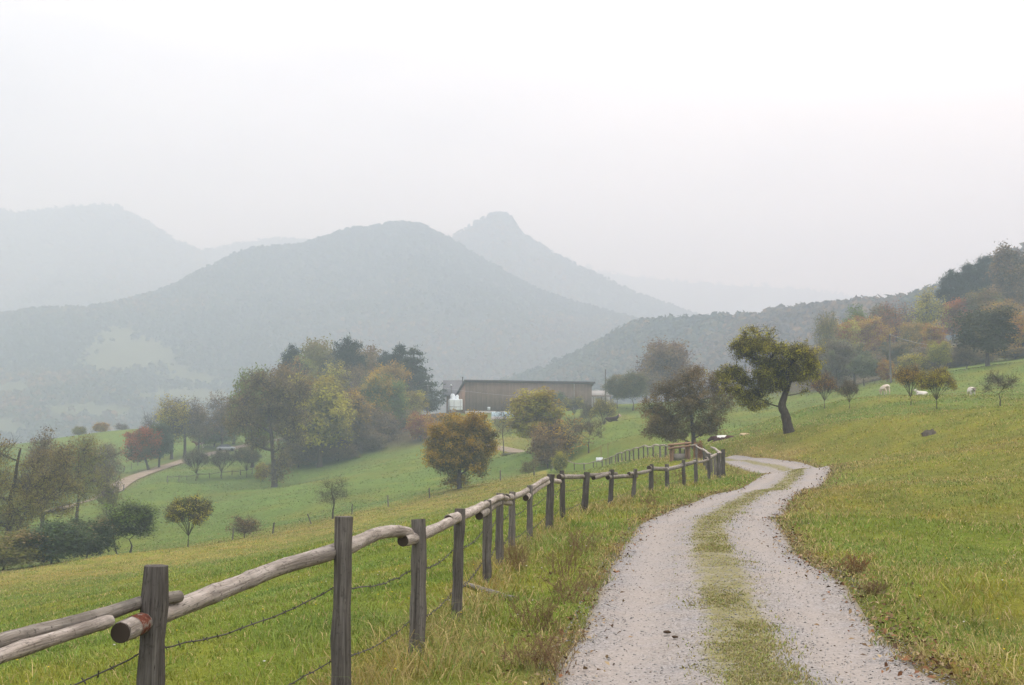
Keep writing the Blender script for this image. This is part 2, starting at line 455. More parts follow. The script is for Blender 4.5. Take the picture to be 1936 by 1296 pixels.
# --- ground sheet (finer towards the viewer's side of the valley)
def build_ground():
    az = np.concatenate([np.radians(np.arange(-110, -36, 1.0)), np.radians(np.arange(-36, 36, 0.15)), np.radians(np.arange(36, 111, 1.0))])
    r = [0.6]
    while r[-1] < 5200: r.append(r[-1] * (1.0135 if r[-1] < 500 else 1.06) + (0.0))
    r = np.array(r)
    R, A = np.meshgrid(r, az, indexing='ij')
    X, Y = (R * np.sin(A)).ravel(), (R * np.cos(A)).ravel()
    Z = zfun(X, Y)
    d, _ = poly_dist(X, Y, ROAD_C[::2])
    Z = Z - 0.10 * smooth(ROAD_W + 0.18, ROAD_W - 0.25, np.abs(d)) * (np.hypot(X, Y) < 150)
    dt, _ = poly_dist(X, Y, TRACK[::2])
    Z = Z - 0.35 * smooth(2.4, 1.3, np.abs(dt))
    col = gcol(X, Y)
    m, n = R.shape
    i = (np.arange(m - 1)[:, None] * n + np.arange(n - 1)[None])
    q = np.stack([i, i + 1, i + n + 1, i + n], -1).reshape(-1, 4)[:, ::-1]
    return tag(mesh_obj('ground', np.stack([X, Y, Z], -1), q, M_GROUND, col=col, smooth_shade=True), kind='structure')

def _mat_ground():
    t = NT('meadow_soil', 0.95, 0.05)
    a = t.attr('col').outputs['Color']
    v = t.coord('Object')
    n1, n2, n3 = t.noise(v, 3.0, 4, .65), t.noise(v, 0.45, 4, .6), t.noise(v, 14.0, 3, .7)
    c = t.hsv(a, 0.5, 1.0, t.math('ADD', t.math('MULTIPLY', n1, .9), .55))
    big = t.noise(t.coord('Object', (1, .45, 1)), .13, 5, .68)
    c = t.hsv(c, t.math('ADD', t.math('MULTIPLY', big, .05), .475), 1.0, t.math('ADD', t.math('MULTIPLY', big, .9), .55))
    c = t.hsv(c, t.math('ADD', t.math('MULTIPLY', n2, .05), .475), 1.0, t.math('ADD', t.math('MULTIPLY', n3, .7), .65))
    t.bump(t.math('ADD', t.math('MULTIPLY', n1, .7), n3), 0.8, 0.12)
    return t.color(c)
M_GROUND = _mat_ground()
ground = build_ground()

# --- gravel road: a crowned sheet with two wheel tracks and a green strip
def _mat_road():
    t = NT('gravel', 0.9, 0.15)
    col = t.attr('col').outputs['Color']          # red: across the road 0..1, green: edge noise
    v = t.coord('Object')
    sep = t.new('ShaderNodeSeparateColor'); t.l.new(col, sep.inputs[0])
    across = sep.outputs[0]
    st = t.voronoi(v, 55.0); st2 = t.voronoi(v, 22.0)
    g = t.new('ShaderNodeRGBToBW'); t.l.new(st, g.inputs[0])
    g2 = t.new('ShaderNodeRGBToBW'); t.l.new(st2, g2.inputs[0])
    fine = t.ramp(g.outputs[0], [(0.10, (.165, .151, .141)), (0.45, (.228, .211, .200)), (0.9, (.31, .292, .282))])
    big = t.noise(v, 0.9, 4, .6); mid = t.noise(v, 6.0, 5, .7)
    tone = t.ramp(big, [(0.3, (.90, .93, .98)), (0.55, (1.0, .97, .93)), (0.75, (1.06, .97, .88))])
    c = t.mix(1.0, fine, tone, 'MULTIPLY')
    c = t.mix(t.ramp(g2.outputs[0], [(0.06, .3), (0.14, 0.0)]), c, (.10, .088, .076))
    c = t.mix(t.ramp(mid, [(0.60, 0.0), (0.76, .55)]), c, (.17, .135, .10))
    # wheel tracks are finer and paler
    wt = t.math('SUBTRACT', t.math('ABSOLUTE', t.math('SUBTRACT', across, .5)), .30)
    wt = t.math('ABSOLUTE', wt)
    c = t.mix(t.ramp(wt, [(0.0, .6), (0.12, 0.0)]), c, (.285, .252, .226))
    # strip in the middle: soil, moss and litter
    mid_d = t.math('ABSOLUTE', t.math('SUBTRACT', across, .52))
    edge = t.math('ADD', mid_d, t.math('MULTIPLY', t.math('SUBTRACT', mid, .5), .22))
    strip = t.ramp(edge, [(0.07, .9), (0.125, 0.0)])
    pn = t.noise(v, 3.2, 4, .7)
    c = t.mix(t.mix(1.0, strip, t.ramp(pn, [(.33, .45), (.5, 1.0)]), 'MULTIPLY'), c, t.ramp(t.noise(v, 9, 3, .7), [(.35, (.150, .135, .055)), (.6, (.195, .178, .068))]))
    # ragged rim of soil
    rim = t.math('ADD', t.math('ABSOLUTE', t.math('SUBTRACT', across, .5)), t.math('MULTIPLY', t.math('SUBTRACT', pn, .5), .10))
    c = t.mix(t.ramp(rim, [(0.445, 0.0), (0.49, .8)]), c, (.19, .155, .085))
    t.bump(t.math('ADD', g.outputs[0], t.math('MULTIPLY', mid, 2.0)), 0.65, 0.012)
    return t.color(c)
M_ROAD = _mat_road()

def ribbon(name, line, half, mat, nx, crown, lift, tracks=True):
    L = np.asarray(line)
    t = np.gradient(L, axis=0); t /= np.linalg.norm(t, axis=1)[:, None]
    nrm = np.stack([t[:, 1], -t[:, 0]], -1)
    u = np.linspace(-1, 1, nx)
    P = L[:, None] + nrm[:, None] * (u * half)[None, :, None]
    X, Y = P[..., 0].ravel(), P[..., 1].ravel()
    U = np.tile(u, len(L))
    if tracks:
        prof = crown * (1 - U ** 2) - 0.045 * np.exp(-((np.abs(U) - .58) / .22) ** 2) - 0.05 * smooth(.9, 1, np.abs(U))
        Z = zbase(X, Y) + prof + lift + (fbm(X, Y, 1.4, 8, 3) - .5) * .05 * smooth(30, 15, Y)
    else:
        Z = zfun(X, Y) + lift - .12 * smooth(.8, 1, np.abs(U))
    n = nx; m = len(L)
    i = (np.arange(m - 1)[:, None] * n + np.arange(n - 1)[None])
    q = np.stack([i, i + 1, i + n + 1, i + n], -1).reshape(-1, 4)
    col = np.stack([U * .5 + .5, fbm(X, Y, .8, 4), U * 0], -1)
    return tag(mesh_obj(name, np.stack([X, Y, Z], -1), q, mat, col=col, smooth_shade=True), kind='structure')
ROAD_FINE = spline(ROAD_C[::6], 26)
road = ribbon('gravel_road', ROAD_FINE[ROAD_FINE[:, 1] < 104], ROAD_W + .05, M_ROAD, 41, .05, .0)

def _mat_track():
    t = NT('track_dirt', 0.95, 0.05)
    v = t.coord('Object')
    return t.color(t.ramp(t.noise(v, .5, 5, .7), [(.3, (.19, .150, .108)), (.7, (.29, .24, .185))]))
M_TRACK = _mat_track()
track = ribbon('farm_track', spline(TRACK[::8], 16), 2.0, M_TRACK, 7, .05, .12, False)
lane = ribbon('farm_lane', spline([at(1035, 863, 165)[:2], at(1010, 858, 175)[:2], at(960, 851, 190)[:2], at(900, 843, 200)[:2], at(850, 825, 222)[:2], at(815, 795, 262)[:2]], 10), 1.1, M_TRACK, 7, .05, .15, False)

# ------------------------------------------------------------------ far hills
def _mat_hill():
    t = NT('hill_cover', 0.95, 0.0)
    a = t.attr('col').outputs['Color']
    v = t.coord('Object')
    n = t.noise(v, .03, 5, .7)
    return t.color(t.hsv(a, .5, 1.0, t.math('ADD', t.math('MULTIPLY', n, .9), .55)))
M_HILL = _mat_hill()
def _mat_wood():
    t = NT('far_leaves', 0.9, 0.0)
    return t.color(t.attr('col').outputs['Color'])
M_FARLEAF = _mat_wood()
WOODC = np.array([[.026, .040, .032], [.034, .050, .034], [.044, .058, .034], [.060, .066, .032], [.105, .080, .030], [.16, .09, .028], [.085, .06, .036]])

def inside(px, py, poly):
    c = np.zeros(px.shape, bool); j = len(poly) - 1
    for i in range(len(poly)):
        (xi, yi), (xj, yj) = poly[i], poly[j]
        c ^= ((yi > py) != (yj > py)) & (px < (xj - xi) * (py - yi) / (yj - yi + 1e-9) + xi)
        j = i
    return c

def hill(name, sil, dist, base, back, power, meadows, ntree, crown, cards, seed, label, drop=-75, rough=.02):
    """A ridge with its flanks: sil = skyline pixels, dist = [(px, distance)], base = nearest part of the foot as a share of the distance."""
    rng = np.random.default_rng(seed)
    sil = np.array(sil, float); dist = np.array(dist, float)
    px = np.linspace(sil[0, 0], sil[-1, 0], 260)
    sy = np.interp(px, sil[:, 0], sil[:, 1]); D = np.interp(px, dist[:, 0], dist[:, 1])
    ridge = np.array([at(a, b, c) for a, b, c in zip(px, sy, D)])
    ridge[:, 2] -= crown * 0.75
    tt = np.concatenate([np.linspace(0, 1, 70), np.linspace(1, 2, 16)[1:]])
    k = np.where(tt <= 1, base + (1 - base) * tt, 1 + (tt - 1) * (back - 1))
    X = ridge[None, :, 0] * k[:, None]; Y = ridge[None, :, 1] * k[:, None]
    h = np.where(tt <= 1, tt ** power, 1 - (tt - 1) ** 1.5)
    Z = drop + (ridge[None, :, 2] - drop) * h[:, None]
    gul = (fbm(X.ravel(), Y.ravel(), D.mean() * .16, seed, 4).reshape(X.shape) - .5)
    Z = Z + gul * (ridge[None, :, 2] - drop) * .32 * (np.sin(np.clip(tt, 0, 2) * pi) * (tt < 1))[:, None]
    m, n = X.shape
    P = np.stack([X.ravel(), Y.ravel(), Z.ravel()], -1)
    i = (np.arange(m - 1)[:, None] * n + np.arange(n - 1)[None])
    q = np.stack([i, i + 1, i + n + 1, i + n], -1).reshape(-1, 4)
    ppx, ppy = to_px(*P.T)
    mead = np.zeros(len(P), bool)
    jx, jy = (fbm(X.ravel(), Y.ravel(), 60, seed, 3) - .5) * 60, (fbm(X.ravel(), Y.ravel(), 60, seed + 9, 3) - .5) * 26
    for poly in meadows: mead |= inside(ppx + jx, ppy + jy, poly)
    col = np.where(mead[:, None], np.array([.088, .100, .050]), np.array([.042, .044, .028]))
    tag(mesh_obj(name, P, q, M_HILL, col=col, smooth_shade=True), kind='structure')
    # tree crowns
    def samp(u, v):
        i0 = np.clip(v.astype(int), 0, m - 2); j0 = np.clip(u.astype(int), 0, n - 2); a, b = v - i0, u - j0
        G = P.reshape(m, n, 3); a, b = a[:, None], b[:, None]
        return (G[i0, j0] * (1 - a) + G[i0 + 1, j0] * a) * (1 - b) + (G[i0, j0 + 1] * (1 - a) + G[i0 + 1, j0 + 1] * a) * b
    u = rng.random(ntree) * (n - 1); v = (rng.random(ntree) ** .8) * 69 * 1.02 + 1
    v[:ntree // 7] = 64 + rng.random(ntree // 7) * 6
    pos = samp(u, np.minimum(v, m - 1.01))
    pp = to_px(*pos.T)
    keep = np.ones(ntree, bool)
    for poly in meadows: keep &= ~inside(pp[0] + rng.normal(0, 9, ntree), pp[1] - 2 + rng.normal(0, 4.5, ntree), poly)
    sprinkle = rng.random(ntree) < .008
    pos = pos[keep | sprinkle]
    N = len(pos)
    s = crown * (.6 + .7 * rng.random(N))
    zone = fbm(pos[:, 0], pos[:, 1], 150, seed + 3, 4)
    ci = np.clip(((zone - .35) * 17 + rng.normal(0, .9, N)), 0, 6).astype(int)
    cc = WOODC[ci] * (.85 + .25 * rng.random((N, 1)))
    c = np.repeat(pos, cards, 0); ss = np.repeat(s, cards)[:, None]; K = len(c)
    dirs = rng.normal(0, 1, (K, 3)); dirs /= np.linalg.norm(dirs, axis=1)[:, None]; dirs[:, 2] = np.abs(dirs[:, 2]) * 1.15 - .1
    c = c + dirs * ss * np.array([.5, .5, .62]) * (.55 + .5 * rng.random((K, 1))) + np.array([0, 0, .25]) * ss
    nr = dirs + rng.normal(0, .45, (K, 3)); nr /= np.linalg.norm(nr, axis=1)[:, None]
    a = np.cross(nr, rng.normal(0, 1, (K, 3))); a /= np.linalg.norm(a, axis=1)[:, None]; b = np.cross(nr, a)
    w = ss * (1.05 / math.sqrt(cards)) * (.7 + .7 * rng.random((K, 1)))
    V = np.stack([c - a * w, c - b * w * .8, c + a * w, c + b * w * .8], 1).reshape(-1, 3)
    col = np.repeat(np.repeat(cc, cards, 0) * (.88 + .24 * rng.random((K, 1))), 4, 0)
    tag(mesh_obj(name + '_forest', V, np.arange(K * 4).reshape(-1, 4), M_FARLEAF, col=col), label, 'woodland', kind='stuff')

MEAD = [[(150, 700), (165, 660), (182, 622), (215, 609), (262, 628), (300, 645), (336, 658), (333, 688), (285, 700), (230, 702), (190, 708)],
        [(235, 748), (300, 734), (370, 730), (430, 738), (462, 752), (430, 764), (360, 764), (280, 758)], [(-80, 726), (40, 716), (62, 728), (50, 744), (0, 752), (-80, 756)], [(330, 690), (380, 700), (430, 716), (400, 728), (330, 722), (290, 712)], [(70, 770), (170, 760), (260, 772), (230, 790), (120, 792)], [(560, 700), (620, 708), (640, 722), (580, 726)], [(-60, 800), (20, 788), (62, 808), (30, 822), (-60, 824)]]
hill('wooded_hill', [(880, 745), (960, 716), (1040, 690), (1120, 652), (1180, 618), (1215, 604), (1260, 602), (1320, 600), (1370, 596), (1400, 599), (1470, 586), (1520, 578), (1600, 571), (1680, 563), (1740, 556), (1800, 530), (1880, 488), (1960, 462), (2200, 420)],
     [(880, 980), (1200, 860), (1500, 700), (1740, 600), (2200, 520)], .62, 1.25, .85, [], 11000, 7, 24, 3, 'autumn woodland covering the low hill behind the apple tree', drop=-45)
hill('broad_mountain', [(-400, 612), (-150, 600), (0, 592), (60, 582), (100, 579), (150, 580), (200, 572), (250, 562), (290, 552), (340, 530), (380, 508), (440, 479), (480, 466), (520, 464), (570, 459), (600, 450), (640, 437), (670, 429), (700, 427), (740, 418), (775, 418), (800, 423), (830, 440), (850, 449), (900, 480), (960, 515), (1000, 538), (1060, 562), (1120, 578), (1200, 600), (1300, 655), (1420, 715)],
     [(-400, 1250), (200, 1300), (450, 1480), (740, 1600), (1100, 1500), (1420, 1300)], .50, 1.3, 1.0, MEAD, 36000, 5.0, 8, 5, 'faint autumn woodland covering the broad rounded mountain')
hill('peaked_mountain', [(620, 560), (700, 520), (780, 484), (850, 447), (885, 427), (910, 412), (930, 403), (945, 399), (962, 404), (972, 414), (980, 428), (988, 440), (1010, 453), (1040, 470), (1090, 500), (1140, 520), (1200, 552), (1260, 572), (1330, 598), (1420, 640), (1520, 680)],
     [(620, 2050), (1520, 1950)], .66, 1.2, 1.0, [], 11000, 6.0, 6, 9, 'pale hazy woodland on the steep pointed peak')
hill('left_mountain', [(-500, 430), (-200, 405), (-60, 380), (0, 391), (30, 398), (60, 396), (100, 391), (190, 383), (225, 389), (250, 401), (290, 424), (340, 454), (385, 471), (420, 464), (450, 458), (500, 450), (540, 448), (580, 452), (650, 462), (760, 490), (860, 540)],
     [(-500, 2450), (385, 2450), (400, 2750), (860, 2750)], .6, 1.2, 1.0, [], 11000, 6.5, 5, 15, 'palest woodland on the flat topped mountain at the left')
hill('distant_ridge', [(1050, 480), (1120, 506), (1200, 518), (1280, 528), (1400, 536), (1500, 540), (1650, 560), (1800, 585), (2100, 600)], [(1050, 3550), (2100, 3550)], .7, 1.15, 1.0, [], 1500, 13, 5, 21, 'barely visible woodland on the ridge right of the pointed peak')
# ------------------------------------------------------------------ trees
def _mat_leaf(name, tint):
    t = NT(name, 0.75, 0.12)
    oi = t.new('ShaderNodeObjectInfo')
    a = t.attr('col').outputs['Color']
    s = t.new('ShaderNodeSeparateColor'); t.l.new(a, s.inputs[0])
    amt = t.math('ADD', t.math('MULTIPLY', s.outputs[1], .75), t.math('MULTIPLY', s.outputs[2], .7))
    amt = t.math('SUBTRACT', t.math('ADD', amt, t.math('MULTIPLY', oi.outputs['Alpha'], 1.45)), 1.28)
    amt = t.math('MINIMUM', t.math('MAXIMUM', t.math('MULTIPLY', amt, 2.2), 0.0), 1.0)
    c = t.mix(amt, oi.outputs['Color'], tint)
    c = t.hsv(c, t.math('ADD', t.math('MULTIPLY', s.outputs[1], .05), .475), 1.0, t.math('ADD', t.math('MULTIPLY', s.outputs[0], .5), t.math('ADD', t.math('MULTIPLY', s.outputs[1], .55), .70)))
    t.color(c)
    tr = t.new('ShaderNodeBsdfTranslucent'); t.l.new(c, tr.inputs['Color'])
    mx = t.new('ShaderNodeMixShader'); mx.inputs[0].default_value = .38
    t.l.new(t.b.outputs[0], mx.inputs[1]); t.l.new(tr.outputs[0], mx.inputs[2])
    t.l.new(mx.outputs[0], t.n['Material Output'].inputs['Surface'])
    return t.m
LEAF = {'o': _mat_leaf('leaf_orange', (.30, .175, .025)), 'b': _mat_leaf('leaf_brown', (.165, .105, .05)), 'y': _mat_leaf('leaf_yellow', (.30, .25, .034)), 'g': _mat_leaf('leaf_green', (.13, .165, .035)), 'r': _mat_leaf('leaf_red', (.26, .052, .016))}
def _mat_bark():
    t = NT('bark', 0.95, 0.05)
    v = t.coord('Object', (6, 6, 1.2))
    n = t.noise(v, 3.0, 4, .7)
    t.bump(n, .6, .03)
    return t.color(t.ramp(n, [(.25, (.028, .022, .017)), (.55, (.075, .062, .05)), (.8, (.14, .12, .10))]))
M_BARK = _mat_bark()

def bez(a, b, c, n=7):
    t = np.linspace(0, 1, n)[:, None]
    return (1 - t) ** 2 * a + 2 * t * (1 - t) * b + t * t * c

def tree_mesh(name, seed, trunk, r0, blobs, clumps, lpc, leaf, sig, twig=.012, sub=0, sublen=.5, limb=.42, flat=.8, shell=2.2, crown_h=None, needle=False, leaf_share=1.0, ragged=.5, hier=True, wander=.12, attach=(.30, .95)):
    """trunk: points; blobs: (centre, radii, weight). Returns (trunk mesh, crown mesh)."""
    rng = np.random.default_rng(seed)
    tr = MB(); trunk = np.asarray(trunk, float)
    tp = spline(trunk, 5)
    L = np.linspace(0, 1, len(tp))
    rad = r0 * (1 - .72 * L) * (1 + .55 * np.exp(-L * 16))
    tr.tube(tp, rad, 9, c=(.5,) * 4, rough=.18, rng=rng)
    H = crown_h or max(b[0][2] + b[1][2] for b in blobs)
    W = np.array([b[2] if len(b) > 2 else 1.0 for b in blobs]) * np.array([np.prod(b[1]) ** (2 / 3) for b in blobs]); W = W / W.sum()
    ends, crand, cpos = [], [], []
    lo_, hi_ = int(attach[0] * (len(tp) - 1)), max(int(attach[0] * (len(tp) - 1)) + 1, int(attach[1] * (len(tp) - 1)) + 1)
    NP, NR = list(tp[lo_:hi_]), list(rad[lo_:hi_])        # points a new limb may leave from
    tip = tp[-1]
    order = sorted(range(len(blobs)), key=lambda i: np.linalg.norm(np.asarray(blobs[i][0]) - tp[lo_]))
    for i_ in order:
        (bc, br, *_), w = blobs[i_], W[i_]
        bc, br = np.asarray(bc, float), np.asarray(br, float)
        Q = np.array(NP); dv = bc - Q; dist = np.linalg.norm(dv, axis=1)
        cost = dist + .35 * np.linalg.norm(Q - tp[lo_], axis=1) + .8 * np.maximum(0, Q[:, 2] + dist * .25 - bc[2])
        j_ = int(np.argmin(cost)); a = Q[j_]; ra = NR[j_]
        mid = a * .45 + bc * .55 + np.array([0, 0, (bc[2] - a[2]) * .10]) + rng.normal(0, wander, 3) * np.linalg.norm(bc - a)
        lp = bez(a, mid, bc + (bc - a) * .25 * np.array([1, 1, .6]), 9)
        rl = min(ra * .78, r0 * limb * (w * len(W)) ** .4)
        lr = np.linspace(rl, max(rl * .25, twig), 9)
        tr.tube(lp, lr, 6, cap=False, rough=.15, rng=rng)
        if hier: NP += list(lp[3:8]); NR += list(lr[3:8])
        k = max(3, int(round(clumps * w)))
        d = rng.normal(0, 1, (k, 3)); d /= np.linalg.norm(d, axis=1)[:, None]
        cp = bc + d * br * (rng.random((k, 1)) ** (1 / shell)) * (1 + ragged * (rng.random((k, 1)) < .2) * rng.random((k, 1)))
        cp[:, 2] = np.maximum(cp[:, 2], .12)
        for p in cp:
            s = lp[rng.integers(3, 9)] if rng.random() < .7 else lp[int(np.argmin(np.linalg.norm(lp - p, axis=1)))]
            m = (s + p) / 2 + rng.normal(0, .12, 3) * np.linalg.norm(p - s) + np.array([0, 0, .06 * np.linalg.norm(p - s)])
            tw = bez(s, m, p, 4)
            tr.tube(tw, np.linspace(max(rl * .25, twig * 1.3), twig * .6, 4), 3, cap=False)
            for q in range(sub):
                b0 = tw[rng.integers(1, 4)]; dd = (p - s) / (np.linalg.norm(p - s) + 1e-6) + rng.normal(0, .7, 3) + np.array([0, 0, .35])
                e = b0 + dd / np.linalg.norm(dd) * sublen * (.5 + rng.random())
                tr.tube(np.array([b0, (b0 + e) / 2 + rng.normal(0, .06, 3) * sublen, e]), [twig * .7, twig * .55, twig * .35], 3, cap=False)
                ends.append(e)
        cpos.append(cp); ends.extend(cp)
    cp = np.vstack(cpos); n = len(cp); cr_ = rng.random(n)
    keep = rng.random(n) < leaf_share
    cp, cr_ = cp[keep], cr_[keep]; n = len(cp)
    num = np.maximum(2, (lpc * (.5 + rng.random(n))).astype(int))
    idx = np.repeat(np.arange(n), num); K = len(idx)
    off = rng.normal(0, 1, (K, 3)) * sig * np.array([1, 1, flat]) * (.7 + .6 * rng.random(n))[idx][:, None]
    c = cp[idx] + off
    c[:, 2] = np.maximum(c[:, 2], .03)
    cen = np.average([b[0] for b in blobs], axis=0, weights=W)
    out = c - cen; out /= np.linalg.norm(out, axis=1)[:, None] + 1e-6
    nr = out * .45 + np.array([0, 0, .55]) + rng.normal(0, .55, (K, 3)); nr /= np.linalg.norm(nr, axis=1)[:, None]
    a = np.cross(nr, rng.normal(0, 1, (K, 3))); a /= np.linalg.norm(a, axis=1)[:, None] + 1e-6; b = np.cross(nr, a)
    w = leaf * (.6 + .8 * rng.random((K, 1)))
    V = np.stack([c - a * w, c - b * w * (.3 if needle else .55) - nr * w * .15, c + a * w, c + b * w * (.3 if needle else .55) - nr * w * .15], 1).reshape(-1, 3)
    ext = np.max(np.abs(np.vstack([b[0] for b in blobs]) - cen) + np.vstack([b[1] for b in blobs]), axis=0)
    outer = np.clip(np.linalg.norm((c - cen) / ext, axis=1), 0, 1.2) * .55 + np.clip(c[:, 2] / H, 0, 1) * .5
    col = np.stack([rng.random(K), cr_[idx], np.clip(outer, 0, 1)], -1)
    to = tr.build(name + '_trunk', M_BARK, smooth_shade=True, col=False)
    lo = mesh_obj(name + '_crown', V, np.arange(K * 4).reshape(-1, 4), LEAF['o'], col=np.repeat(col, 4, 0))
    tm, lm = to.data, lo.data
    bpy.data.objects.remove(to); bpy.data.objects.remove(lo)
    xs = V[:, 0]; wd = np.percentile(xs, 98.5) - np.percentile(xs, 1.5)
    return {'trunk': tm, 'crown': lm, 'h': float(np.percentile(V[:, 2], 99.6)), 'w': float(wd)}

def egg(rng, H, rw, z0, z1, n, sub=.45):
    """n blobs filling an egg between z0*H and z1*H with half width rw*H."""
    zc, zr = (z0 + z1) / 2 * H, (z1 - z0) / 2 * H
    out = [((0, 0, zc), (rw * H * .62, rw * H * .62, zr * .72), .6)]
    for i in range(n):
        a = 2.4 * i + rng.normal(0, .35); zz = -0.72 + 1.5 * (i + .5) / n
        rr = math.sqrt(max(0.05, 1 - zz * zz)) * (.5 + .2 * rng.random())
        s = sub * (.8 + .5 * rng.random())
        out.append(((cos(a) * rw * H * rr, sin(a) * rw * H * rr, zc + zz * zr * .82), (rw * H * s, rw * H * s, zr * s * .8), 1.0))
    return out
def wob(rng, H, top, lean=0.0, n=5):
    z = np.linspace(-.25, top * H, n)
    return [(lean * zz + rng.normal(0, .012) * H * (i > 1), rng.normal(0, .012) * H * (i > 1), zz) for i, zz in enumerate(z)]

PROTO = {}
def proto(key, fn):
    PROTO[key] = fn
_r = np.random.default_rng(5)
def build_protos():
    P = {}
    for i in range(3):      # broad leafy tree, nominal 12 m
        P['round%d' % i] = tree_mesh('round', 100 + i, wob(_r, 12, .78), .30, egg(_r, 12, .36, .16, 1.0, 13, .40), 330, 52, .19, .52, ragged=.25)
    for i in range(3):      # upright leafy tree
        P['tall%d' % i] = tree_mesh('tall', 110 + i, wob(_r, 15, .85), .30, egg(_r, 15, .23, .14, 1.0, 13, .42), 330, 48, .20, .52, ragged=.25)
    for i in range(3):      # thin crown, many dark twigs
        P['sparse%d' % i] = tree_mesh('sparse', 120 + i, wob(_r, 14, .8), .30, egg(_r, 14, .30, .20, 1.0, 12), 300, 20, .16, .55, twig=.026, sub=3, sublen=1.0)
    for i in range(2):      # leafless
        P['bare%d' % i] = tree_mesh('bare', 130 + i, wob(_r, 8, .80), .11, [(q[0], q[1]) for q in egg(_r, 8, .30, .22, 1.0, 16, .32)], 170, 2, .05, .3, twig=.013, sub=6, sublen=.8, limb=.3, attach=(.25, .95), wander=.05)
    for i in range(3):      # small orchard tree, nominal 4.5 m, limbs fanning from a short stem
        h = 4.5
        bl = egg(_r, h, .36, .22, 1.0, 16, .38)
        P['fan%d' % i] = tree_mesh('fan', 140 + i, wob(_r, h, .26, n=4), .085, bl, 300, 34, .065, .19, twig=.010, ragged=.3, sub=2, sublen=.4, limb=.5, attach=(.5, 1.0))
    for i in range(3):      # young tree, stems spreading upwards like a vase, leaves near the tips
        h = 4.0; bl = []
        for j in range(18):
            a_ = 2.4 * j; f = (j + .5) / 18; rr = h * (.04 + .32 * math.sqrt(f)) * (.9 + .2 * _r.random()); z = h * (.84 - .26 * f + .05 * _r.normal())
            bl.append(((cos(a_) * rr, sin(a_) * rr, z), (h * .11, h * .11, h * .15)))
        dense = (.8, 1.5, .35)[i]
        P['vase%d' % i] = tree_mesh('vase', 170 + i, wob(_r, h, .22, n=4), .07, bl, 380, 17 * dense, .05, .14, twig=.010, sub=4, sublen=.5, limb=.45, attach=(.7, 1.0), wander=.05, ragged=.3, hier=False)
    P['dome'] = tree_mesh('dome', 147, wob(_r, 12, .8), .3, egg(_r, 12, .38, .06, 1.0, 14), 360, 34, .19, .5, twig=.03, sub=2, sublen=.8)
    P['fanbare'] = tree_mesh('fanbare', 145, wob(_r, 4, .36, n=4), .08, [((math.cos(a) * 1.1 * k, math.sin(a) * 1.1, 2.6 + .4 * math.sin(3 * a)), (.5, .5, .75)) for a, k in [(0, 1), (.8, 1.1), (1.7, 1), (2.6, 1.25), (3.5, 1), (4.4, 1), (5.3, 1)]] + [((0, 0, 3.0), (.6, .6, .8))], 150, 5, .06, .2, twig=.012, sub=4, sublen=.6, limb=.6, attach=(.75, 1.0))
    for i in range(3):      # shrub without a clear stem
        h = 3.0
        P['shrub%d' % i] = tree_mesh('shrub', 150 + i, wob(_r, h, .3, n=4), .06, egg(_r, h, .48, .02, 1.0, 14, .40), 280, 36, .07, .20, twig=.012, sub=1, sublen=.4, limb=.7, attach=(.1, 1.0))
    P['thorn'] = tree_mesh('thorn', 155, wob(_r, 3, .3, n=4), .06, egg(_r, 3, .5, .05, 1.0, 12, .42), 200, 10, .07, .22, twig=.011, sub=4, sublen=.5, limb=.7, attach=(.1, 1.0))
    for i in range(3):      # black pine: flat pads of needles high on a bare trunk
        h = 18
        bl = []
        for j in range(19):
            z = h * (.46 + .53 * j / 18 + .02 * _r.normal()); rr = h * (.20 * (1 - (j / 18) ** 2.0) + .05) * (.6 + .6 * _r.random()); a = 2.4 * j + _r.normal(0, .5)
            bl.append(((cos(a) * rr * .7, sin(a) * rr * .7, z), (rr * .75, rr * .75, h * (.03 + .02 * _r.random())), 1.0))
        P['pine%d' % i] = tree_mesh('pine', 160 + i, wob(_r, h, .96), .30, bl, 300, 50, .30, .6, flat=.6, needle=True, limb=.3, attach=(.3, 1.0))
    h = 17; bl = []         # old spreading conifer with layered boughs to one side
    for j in range(34):
        f = min(1, max(0, j / 33 + .02 * _r.normal())); z = h * (.22 + .76 * f); rr = h * (.40 * (1 - f) ** .8 + .03) * (.8 + .4 * _r.random()); a = 2.4 * j
        bl.append(((cos(a) * rr * .62, sin(a) * rr * .62, z - rr * .1), (rr * .55, rr * .55, h * (.03 + .02 * _r.random())), 1.0))
    P['cedar'] = tree_mesh('cedar', 166, wob(_r, h, .97), .38, bl, 420, 44, .32, .6, flat=.5, needle=True, limb=.3, attach=(.2, 1.0))
    return P
PROTO = build_protos()

